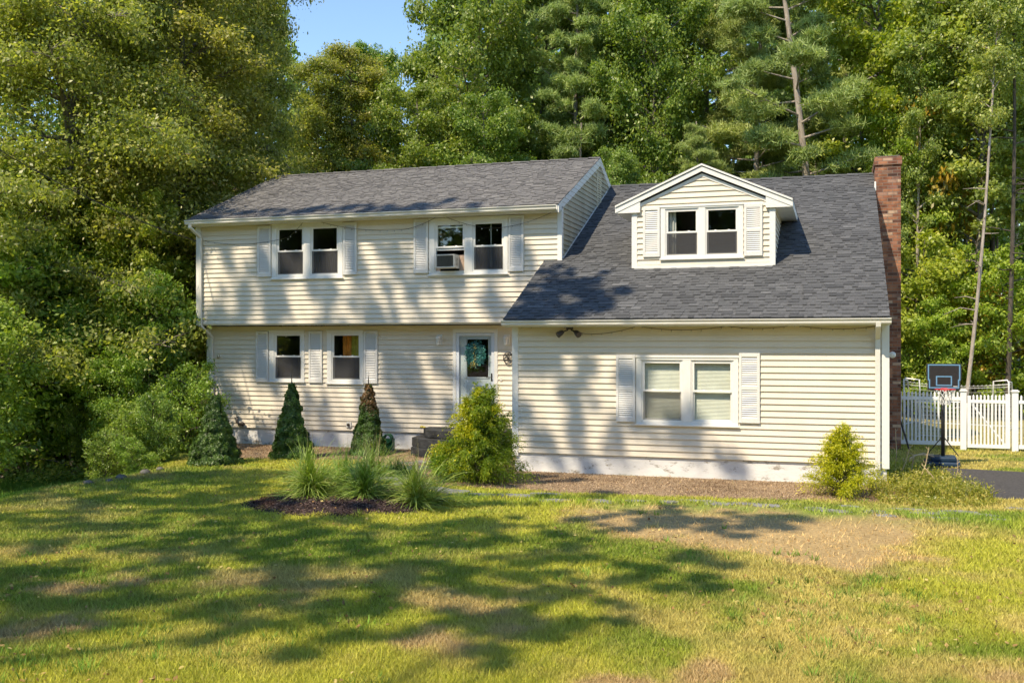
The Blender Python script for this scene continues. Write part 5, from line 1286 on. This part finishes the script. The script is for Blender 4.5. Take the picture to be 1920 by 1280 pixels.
# build crowns on four trunks standing behind and beside the camera
TR = [(-12.5, -2.5), (-18.5, 1.5), (-6.5, -5.5), (-17.2, 7.2)]
names = ['big shade tree behind the viewer, left of the lawn', 'shade tree beyond the left edge of the lawn', 'shade tree standing behind the viewpoint', 'tall shade tree at the left, nearest the house']
rs = np.random.RandomState(5); G = [[] for _ in TR]
for (c, r, f) in SH_BLOBS:
    G[int(np.argmin([np.hypot(c[0]-a, c[1]-b_) for a, b_ in TR]))].append((c, r, f))
for (tx, ty), lb, g in zip(TR, names, G):
    z0_ = float(hgt(tx, ty)); T = lset(empty('shade_tree', (tx, ty, z0_), lb, 'tree', 'shade trees out of frame'))
    b = MB(); b.tube([(0, 0, -.4), (.1, 0, 5), (0, .1, 11), (0, 0, 14)], [.32, .24, .15, .05], 8); C = []; ti = []; S = []
    for c, r, f in g:
        l = c-np.array([tx, ty, z0_]); s0 = np.array([0, 0, max(4., l[2]-.55*math.hypot(l[0], l[1])-1)]); m1 = (s0+l)/2+np.array([0, 0, -.2]); (b.tube([s0, m1, l], [.03, .016, .006], 4, cap=False) if rs.rand() < .3 else None)
        n = int(4300*r*r)+14; v = unit(rs.normal(0, 1, (n, 3)))*(rs.rand(n)**.55)[:, None]*r*np.array([1.15, 1.15, .7]); C.append(l+v+rs.normal(0, .06, (n, 3)))
    C = np.concatenate(C); n = len(C)
    b.build('trunk', M['bark'], T, smooth=True); link('crown', np_mesh('crown', leaf_quads(C, np.tile([0, 0, 1.], (n, 1)), rs.uniform(.09, .17, n), .6, rs), 4, np.clip(rs.normal(.45, .2, n), 0, 1), M['leaf_green']), T)

# ================================================================== THINGS
M['gourd'] = simple('yellow_gourd', (.55, .45, .08), .5, .4, .2, 20)
# slate steps
dcx = (DX0+DX1)/2
def halfround(r, d, z0, z1, seed):
    rs = np.random.RandomState(seed); b = MB(); pts = [(dcx+r, YL-.02), (dcx-r, YL-.02)]
    for k in range(19):
        a = PI+PI*k/18; q = 1+rs.normal(0, .012); pts.append((dcx+r*math.copysign(abs(math.cos(a))**.6, math.cos(a))*q, YL-.02-d*abs(math.sin(a))**.7*q))
    pts = [pts[1]]+pts[2:]+[pts[0]]
    b.prism([(x, y, z1+rs.normal(0, .002)) for x, y in pts], (0, 0, z0-z1)); return b
T = empty('entrance_steps', (dcx, YL-.6, 0), 'stack of three half round dark slate steps below the entrance door', 'steps')
for (r, d, z0, z1, s) in ((1.30, 1.5, -.1, .175, 1), (1.32, 1.25, .185, .37, 2), (1.12, 1.0, .38, .555, 3)):
    halfround(r, d, z0, z1, s).build('step', M['granite'], T, bevel=.025)
b = MB(); P = onY(791, 808, 21.1); b.sphere((P[0], P[1], .60), .05, 8, 6, .5); b.sphere((P[0]+.06, P[1], .59), .035, 8, 6, .6)
tag(b.build('yellow_squash', M['gourd'], smooth=True), 'small yellow gourd lying on the top slate step', 'gourd')
# wreath
cx, cz = lx(893.5), onY(893, 664, YL)[2]; T = lset(empty('wreath', (cx, YL-.02, cz), 'teal leafy wreath with a straw coloured ribbon on the entrance door', 'wreath'))
rs = np.random.RandomState(4); n = 2600; a = rs.rand(n)*2*PI; rr = .165+rs.normal(0, .045, n); C = np.stack([rr*np.cos(a)*1.0, -.03-rs.rand(n)*.07, rr*np.sin(a)*1.15], 1)
link('foliage', np_mesh('foliage', leaf_quads(C, np.tile([0, -1., .2], (n, 1)), rs.uniform(.03, .06, n), .45, rs), 4, rs.rand(n), M['teal']), T)
b = MB(); K = 30; b.tube([(.165*math.cos(2*PI*k/K), -.05, .19*math.sin(2*PI*k/K)) for k in range(K+1)], .03, 6); b.build('ring', M['teal'], T)
n = 70; C = np.stack([rs.normal(-.0, .018, n), -.11+rs.normal(0, .01, n), rs.uniform(-.30, .24, n)], 1); C[n//2:, 0] += rs.normal(-.06, .04, n-n//2); C[n//2:, 2] = rs.normal(-.24, .04, n-n//2)
link('ribbon', np_mesh('ribbon', leaf_quads(C, np.tile([0, -1., .0], (n, 1)), rs.uniform(.03, .06, n), .4, rs), 4, rs.rand(n), M['ribbon']), T)
# metal wheel ornament partly behind the wing corner
P = onY(954, 671, YL); T = lset(empty('wall_ornament', (P[0], YL-.05, P[2]), 'dark round metal sun wheel on the wall right of the entrance door', 'wall ornament'))
b = MB(); b.tube([(.11*math.cos(2*PI*k/24), 0, .13*math.sin(2*PI*k/24)) for k in range(25)], .011, 6); b.build('rim', M['black'], T)
b = MB()
for k in range(8): b.tube([(0, 0, 0), (.11*math.cos(PI*k/4), 0, .13*math.sin(PI*k/4))], .007, 5)
b.sphere((0, -.01, 0), .025, 8, 6); b.build('spokes', M['black'], T)
# window air conditioner
x0, x1, z0, z1 = AC; T = empty('air_conditioner', ((x0+x1)/2, YU, z0), 'boxy beige air conditioner jutting from the upper storey window', 'air conditioner')
b = MB(); yf = YU-.30
b.box(x0, x0+.03, yf, YU+.05, z0, z1); b.box(x1-.03, x1, yf, YU+.05, z0, z1); b.box(x0+.03, x1-.03, yf+.001, YU+.05, z1-.03, z1); b.box(x0+.03, x1-.03, yf+.001, YU+.05, z0, z0+.03)
b.box(x0+.03, x1-.03, YU-.02, YU+.04, z0+.03, z1-.03); b.build('case', M['acgrey'], T, bevel=.006)
b = MB(); b.box(x0+.03, x1-.03, yf+.012, yf+.05, z0+.03, z1-.03); c = b.build('coil', M['accoil'], T)
b = MB()
for k in range(9): b.box(x0+.04+k*(x1-x0-.08)/9, x0+.043+k*(x1-x0-.08)/9, yf+.004, yf+.011, z0+.03, z1-.03)
b.build('grille', M['accoil'], T)
b = MB()
for k in range(6): b.box(x1+.0005, x1+.004, YU-.22, YU-.08, z0+.06+k*.03, z0+.07+k*.03)
b.build('side_vent', M['accoil'], T)
# string lights
def string_lights(anchors, Y, dip, label, bulbs=.12):
    b = MB(); P = [np.array([onY(x, y, Y)[0], Y, onY(x, y, Y)[2]]) for x, y in anchors]; acc = 0
    for p, q in zip(P[:-1], P[1:]):
        n = max(4, int(np.linalg.norm(q-p)/.09)); prev = None; pts = []
        d_ = dip*np.linalg.norm(q-p)
        for k in range(n+1):
            t = k/n; r = p+(q-p)*t; r = r-np.array([0, 0, d_*4*t*(1-t)]); pts.append(r)
            if k % 2: 
                l_ = .02+.02*random.random(); b.tube([r, r-np.array([0, 0, l_])], .004, 4); b.cur = 1; b.sphere(r-np.array([0, 0, l_+.012]), .009, 5, 4, 1.6); b.cur = 0
        b.tube(pts, .0045, 4)
    return tag(b.build('string_lights', [M['bronze'], M['bulb']]), label, 'string lights')
string_lights([(952, 608), (1050, 608), (1100, 626), (1195, 611), (1362, 611), (1490, 609), (1645, 611)], YG-.05, .045, 'thin string of small lights looping under the garage wing eave')
string_lights([(384, 452), (540, 445), (575, 408), (760, 430), (826, 402), (925, 428), (1035, 398)], YU-.075, .05, 'thin string of small lights looping under the upper storey eave')
# service cable
P1 = onY(368, 452, YU-.1); P0 = np.array([-31., 13., 10.2]); b = MB(); pts = []
P0 = onY(-260, 112, 13.)
for k in range(41):
    t = k/40; p = P0+(P1-P0)*t; pts.append(p-np.array([0, 0, .35*4*t*(1-t)]))
b.tube(pts, .010, 5); pts2 = [p+np.array([.03*math.sin(k*.9), .03*math.cos(k*.9), .03]) for k, p in enumerate(pts)]; b.tube(pts2, .005, 4)
tag(b.build('service_cable', M['black']), 'black service cable running from the left trees to the upper storey corner', 'cable')
# hose reel
P = onZ(727, 838); T = empty('hose_reel', (P[0]-.0, 21.3, 0), 'green hose reel against the foundation behind the brown topped spruce', 'hose reel')
P = onY(728, 822, 21.35); b = MB()
for k in range(5): b.tube([(P[0]+.10*math.cos(2*PI*j/20), 21.28+.03*k, P[2]+.10*math.sin(2*PI*j/20)) for j in range(21)], .018, 6)
b.build('hose', M['hose'], T, smooth=True); b = MB(); b.box(P[0]-.12, P[0]+.12, 21.3, 21.45, 0, P[2]); b.build('stand', M['hose'], T)
# fieldstones at the lawn edge
for i, (px, py, r) in enumerate([(165, 907, .09), (227, 897, .11), (272, 885, .11), (300, 880, .08), (205, 903, .07)]):
    p = onZ(px, py); b = MB(); b.sphere((0, 0, 0), r, 9, 7, .6); rs = np.random.RandomState(i)
    b.v = [tuple(np.array(v)*(1+rs.normal(0, .06))) for v in b.v]; o = b.build('fieldstone', M['rock'], smooth=True); o.location = (p[0], p[1], float(hgt(p[0], p[1]))+r*.2)
    tag(o, ['leftmost grey fieldstone at the lawn edge', 'biggest grey fieldstone left of the bushes', 'grey fieldstone below the bushes', 'small fieldstone nearest the left spruce', 'small fieldstone between two bigger ones'][i], 'stone', 'fieldstones along the left lawn edge')
# brush pile
b = MB(); rs = np.random.RandomState(8); c0 = onZ(-60, 850)
for k in range(70):
    a = rs.rand()*PI; l_ = rs.uniform(.4, 1.4); p = np.array([c0[0]+rs.normal(0, .7)-.8, c0[1]+rs.normal(1.5, .5), -.75+rs.rand()*.8]); d = np.array([math.cos(a), math.sin(a)*.5, rs.normal(0, .35)])*l_/2
    b.tube([p-d, p+rs.normal(0, .04, 3), p+d], rs.uniform(.01, .045), 5)
tag(b.build('brush_pile', M['deadwood']), 'dark pile of dead branches at the far left behind the grass', 'brush pile')
# ---- picket fence and gate
FU = np.array([-1., .34, 0]); 
A = onZ(1806, 843); B_ = onZ(1903, 846); A[2] = 0; B_[2] = 0
dr = (B_-A); gl = np.linalg.norm(dr); dr /= gl; nr = np.array([dr[1], -dr[0], 0])
if nr[1] > 0: nr = -nr
def fbox(mb, o, u0, u1, w0, w1, z0, z1):
    c = [o+dr*u+nr*w+np.array([0, 0, z]) for z in (z0, z1) for (u, w) in ((u0, w0), (u1, w0), (u1, w1), (u0, w1))]; i = len(mb.v); mb.v += [tuple(x) for x in c]
    for f_ in ((0, 3, 2, 1), (4, 5, 6, 7), (0, 1, 5, 4), (1, 2, 6, 5), (2, 3, 7, 6), (3, 0, 4, 7)): mb.f.append(tuple(i+k for k in f_)); mb.m.append(0); mb.t.append(.5)
def post(o, u, h, parent):
    b = MB(); fbox(b, o, u-.065, u+.065, -.065, .065, -.1, h-.05); p = b.build('post', M['white'], parent, bevel=.005)
    b = MB(); fbox(b, o, u-.085, u+.085, -.085, .085, h-.05, h-.02); fbox(b, o, u-.06, u+.06, -.06, .06, h-.02, h); b.build('post_cap', M['white'], p, bevel=.004)
def pickets(o, u0, u1, z0, z1, parent, sp=.082, w=.040, curve=0):
    n = int(round((u1-u0)/sp)); b = MB()
    for k in range(n):
        u = u0+(k+.5)*(u1-u0)/n; h = z1-curve*math.sin(PI*(u-u0)/(u1-u0)); fbox(b, o, u-w/2, u+w/2, -.012, .012, z0, h)
        c = [o+dr*(u+s*w/2)+nr*s2*.012+np.array([0, 0, h]) for s, s2 in ((-1, -1), (1, -1), (1, 1), (-1, 1))]; tp = o+dr*u+np.array([0, 0, h+.03])
        for i in range(4): b.tri(c[i], c[(i+1) % 4], tp)
    return b.build('pickets', M['white'], parent)
def rails(o, u0, u1, zs, parent):
    for (z0, z1) in zs:
        b = MB(); fbox(b, o, u0, u1, -.02, .02, z0, z1); b.build('rail', M['white'], parent, bevel=.003)
zz0 = lambda p, y: onY(1806, y, A[1])[2]
PH = 1.42
T = lset(empty('picket_fence', (0, 0, 0), 'white picket fence section between the brick chimney and the gate', 'fence', 'white picket fence'))
fl = 2.9
post(A, 0, PH, T); post(A, -fl, PH, T)
rails(A, -fl+.065, -.065, [(1.155, 1.235), (.10, .19)], T); pickets(A, -fl+.09, -.08, .19, 1.325, T)
T = lset(empty('garden_gate', (0, 0, 0), 'white picket gate with a diagonal brace between two capped posts', 'gate'))
g0, g1 = .09, gl-.10
for (a_, c_) in ((g0, g0+.075), (g1-.10, g1)):
    b = MB(); fbox(b, A, a_, c_, -.025, .025, .06, 1.27+(.05 if a_ > .5 else 0)); b.build('gate_stile', M['white'], T, bevel=.004)
rails(A, g0+.075, g1-.10, [(1.10, 1.175), (.06, .14)], T); pickets(A, g0+.09, g1-.105, .14, 1.27, T, .08)
b = MB(); p0 = A+dr*(g0+.09)+np.array([0, 0, 1.08])-nr*.03; p1 = A+dr*(g1-.11)+np.array([0, 0, .15])-nr*.03; b.tube([p0, p1], .022, 4); b.build('gate_brace', M['white'], T)
T = lset(empty('picket_fence', (0, 0, 0), 'white picket fence section running off the right picture edge', 'fence', 'white picket fence'))
post(A, gl, PH, T); post(A, gl+2.4, PH, T); rails(A, gl+.065, gl+2.335, [(1.10, 1.175), (.06, .15)], T); pickets(A, gl+.09, gl+2.3, .15, 1.27, T)
# ---- basketball hoop
P = onZ(1768, 874); bx_, by_ = P[0], P[1]; yb = by_-.0
T = lset(empty('basketball_hoop', (0, 0, 0), 'small portable basketball hoop with black and light blue backboard by the driveway', 'basketball hoop'))
b = MB(); b.prism([(bx_-.30, yb-.25, 0.012), (bx_+.30, yb-.25, 0.012), (bx_+.34, yb+.35, 0.012), (bx_-.34, yb+.35, 0.012)], (0, 0, .10))
i = len(b.v); b.prism([(bx_-.24, yb-.2, .112), (bx_+.24, yb-.2, .112), (bx_+.26, yb+.3, .112), (bx_-.26, yb+.3, .112)], (0, 0, .10)); b.build('base', M['navy'], T, bevel=.03)
b = MB(); b.tube([(bx_, yb, .1), (bx_, yb, 1.72)], .036, 12); b.build('pole', M['black'], T, smooth=True)
for s_ in (-1, 1):
    b = MB(); b.tube([(bx_, yb, .62), (bx_+.3*s_, yb+.1, .21)], .011, 6); b.build('brace', M['black'], T)
Pb = onY(1770, 706.5, yb-.12); X0, X1 = onY(1737, 642, yb-.12)[0], onY(1803, 642, yb-.12)[0]; Z1, Z0 = onY(1770, 681.5, yb-.12)[2], onY(1770, 732, yb-.12)[2]; yy = yb-.10
nt_ = .05; zn = Z0+(Z1-Z0)*.42
b = MB(); b.prism([(X0, yy, Z1), (X0, yy, zn), (X0, yy, zn), (X0+nt_*.4, yy, zn-.03), (X0+nt_*.4, yy, Z0+.02), (X0+.06, yy, Z0), (X1-.06, yy, Z0), (X1-nt_*.4, yy, Z0+.02), (X1-nt_*.4, yy, zn-.03), (X1, yy, zn), (X1, yy, Z1)], (0, -.03, 0)); Bd = b.build('backboard', M['board'], T)
b = MB(); yq = yy-.0345; W_ = .024
def band(x0, x1, z0, z1): b.box(x0, x1, yq, yq+.004, z0, z1)
m0, m1 = X0+.025, X1-.025; zt, zbm = Z1-.015, Z0+.045
band(m0, m1, zt-W_, zt); band(m0, m0+W_, zn, zt-W_); band(m1-W_, m1, zn, zt-W_); band(m0, m0+W_+.02, zn-W_, zn); band(m1-W_-.02, m1, zn-W_, zn)
band(m0+.02, m0+.02+W_, zbm+W_, zn-W_); band(m1-.02-W_, m1-.02, zbm+W_, zn-W_); band(m0+.02, m1-.02, zbm, zbm+W_)
xc = (X0+X1)/2; q0, q1 = zbm+.05, zbm+.05+.20; band(xc-.15, xc+.15, q1-W_, q1); band(xc-.15, xc+.15, q0, q0+W_); band(xc-.15, xc-.15+W_, q0+W_, q1-W_); band(xc+.15-W_, xc+.15, q0+W_, q1-W_)
b.build('painted_lines', M['bluerim'], Bd)
b = MB(); b.box(m1-.13, m1-.05, yq, yq+.004, zbm+.035, zbm+.047); b.build('marking', M['white'], Bd)
b = MB(); rz = Z0+.035; rr_ = .19; rc_ = np.array([xc, yy-.03-rr_-.05, rz]); b.tube([(rc_[0]+rr_*math.cos(2*PI*k/24), rc_[1]+rr_*math.sin(2*PI*k/24), rz) for k in range(25)], .009, 6); b.box(xc-.06, xc+.06, yy-.08, yy-.03, rz-.05, rz+.02); b.build('rim', M['red'], T)
b = MB(); n = 10
for k in range(n):
    for s_ in (-1, 1):
        pts = []
        for j in range(6):
            t = j/5; r = rr_*(1-.55*t**.7); a = 2*PI*(k+s_*j*.5)/n; pts.append((rc_[0]+r*math.cos(a), rc_[1]+r*math.sin(a), rz-.01-.30*t))
        b.tube(pts, .0055, 4)
b.build('net', M['netting'], T)
# ---- goals behind the fence
def goal(c, w, h, dep, rot, r, label, cell=.11, tilt=0, bar=True):
    T = empty('soccer_goal', (c[0], c[1], float(hgt(c[0], c[1]))), label, 'goal', 'white goals with nets behind the fence'); lset(T); T.rotation_euler = (tilt, 0, rot)
    b = MB()
    if bar: b.tube([(-w/2, 0, 0), (-w/2, 0, h*.95), (-w/2+.05, 0, h), (w/2-.05, 0, h), (w/2, 0, h*.95), (w/2, 0, 0)], r, 8)
    else:
        for s_ in (-1, 1): b.tube([(s_*w/2, 0, 0), (s_*w/2, 0, h*.95), (s_*(w/2-.04), 0, h), (s_*(w/2-.42), dep*.1, h*.97), (s_*(w/2-.46), dep*.15, .1)], r, 8)
        b.tube([(-w/2, 0, h*.86), (0, 0, h*.80), (w/2, 0, h*.86)], .006, 4)
    for s_ in (-1, 1): b.tube([(s_*w/2, 0, h*.97), (s_*w/2, dep*.35, h*.95), (s_*w/2, dep, .03), (s_*w/2, 0, .03)], r*.8, 6)
    b.tube([(-w/2, dep, .03), (w/2, dep, .03)], r*.8, 6); b.build('frame', M['white'], T, smooth=True)
    n_ = MB(); k = 0; U = int(w/cell); Ld = math.hypot(dep*.65, h*.93); V = int(Ld/cell)
    def pt(u, v):  # v 0..1 from crossbar back down
        if v < .25: y, z = dep*.35*v/.25, h*.93-.04*v/.25
        else: q = (v-.25)/.75; y, z = dep*.35+dep*.65*q, h*.93*(1-q)
        return (-w/2+w*u, y, z-.12*math.sin(PI*u)*(1-v))
    for i in range(U+1): n_.tube([pt(i/U, j/8) for j in range(9)], .004, 3, cap=False)
    for j in range(V+1): n_.tube([pt(i/8, j/V) for i in range(9)], .004, 3, cap=False)
    for s_ in (0, 1):
        for j in range(1, 9):
            v = j/9; n_.tube([(-w/2+w*s_, 0, h*.97*(1-v)), (-w/2+w*s_, dep*(.35+.65*v), h*.93*(1-v))], .004, 3, cap=False)
        for j in range(1, 6): n_.tube([(-w/2+w*s_, dep*j/6, 0), (-w/2+w*s_, dep*j/6, h*.93*min(1, (1-j/6)/.65))], .004, 3, cap=False)
    n_.build('net', M['netting'], T)
p = atD(1790, 29.5); goal(p, 2.9, 1.42, 1.1, -.34, .022, 'large white goal frame with netting seen over the fence top', bar=False)
p = atD(1764, 26.0); goal(p, 1.25, .98, .7, -.25, .02, 'smaller white goal frame right behind the fence, below the hoop', .09)
# ---- odd metal pieces
p = onZ(1705, 843); e_ = onY(1688, 788, p[1]+.2); b = MB(); b.tube([tuple(p), tuple(e_)], .022, 6); tag(b.build('metal_pole', M['black']), 'black metal pole leaning at the foot of the chimney', 'pole')
p = onZ(1706, 884); q = onZ(1752, 878); z_ = .26; b = MB(); b.tube([(p[0], p[1], 0), (p[0], p[1], z_), (p[0]+.08, p[1]+.02, z_+.05), (q[0]-.2, q[1], z_+.04), (q[0], q[1], z_-.03)], .012, 6); b.tube([(p[0]+.05, p[1]+.3, 0), (p[0]+.1, p[1]+.3, z_+.04), (q[0], q[1]+.2, z_)], .012, 6)
tag(b.build('metal_hoop_frame', M['deadwood_pale'], smooth=True), 'low bent metal tube frame standing left of the hoop base', 'metal frame')

# ================================================================== LIGHT, CAMERA
w = bpy.data.worlds.new('World'); sc.world = w; w.use_nodes = True
nt = w.node_tree; bg = nt.nodes['Background']; sky = nt.nodes.new('ShaderNodeTexSky'); sky.sky_type = 'NISHITA'; sky.sun_disc = False
el = math.asin(-SUN[2]); az = math.atan2(-SUN[0], -SUN[1])
sky.sun_elevation = el; sky.sun_rotation = az; sky.air_density = 1.0; sky.dust_density = .1; sky.ozone_density = 3.0; sky.altitude = 900
hs = nt.nodes.new('ShaderNodeHueSaturation'); hs.inputs['Saturation'].default_value = 1.06; hs.inputs["Value"].default_value = .84; nt.links.new(sky.outputs[0], hs.inputs['Color']); nt.links.new(hs.outputs[0], bg.inputs[0]); bg.inputs[1].default_value = .15
l = bpy.data.lights.new('sun', 'SUN'); l.energy = 2.8; l.angle = math.radians(.6); l.color = (1, .90, .74)
lo = bpy.data.objects.new('sun', l); COL.objects.link(lo); lo.rotation_euler = Vector(SUN).to_track_quat('-Z', 'Y').to_euler(); lo.location = (-10, -10, 40)
cam = bpy.data.cameras.new('camera'); co_ = bpy.data.objects.new('camera', cam); COL.objects.link(co_)
co_.location = (0, 0, CZ); co_.rotation_euler = (PI/2, 0, TH)
cam.sensor_fit = 'HORIZONTAL'; cam.sensor_width = 36; cam.lens = F/1920*36
cam.shift_x = -SH/1920; cam.shift_y = (YH-640)/1920
cam.clip_start = .1; cam.clip_end = 3000; sc.camera = co_
sc.view_settings.view_transform = 'Standard'; sc.view_settings.look = 'None'; sc.view_settings.exposure = 1.24; sc.view_settings.gamma = 1; sc.view_settings.use_white_balance = True; sc.view_settings.white_balance_temperature = 7250
sc.cycles.max_bounces = 8; sc.cycles.transparent_max_bounces = 12; sc.cycles.diffuse_bounces = 3; sc.cycles.glossy_bounces = 3; sc.cycles.transmission_bounces = 4
sc.cycles.use_denoising = True; sc.cycles.use_adaptive_sampling = True; sc.cycles.adaptive_threshold = .02
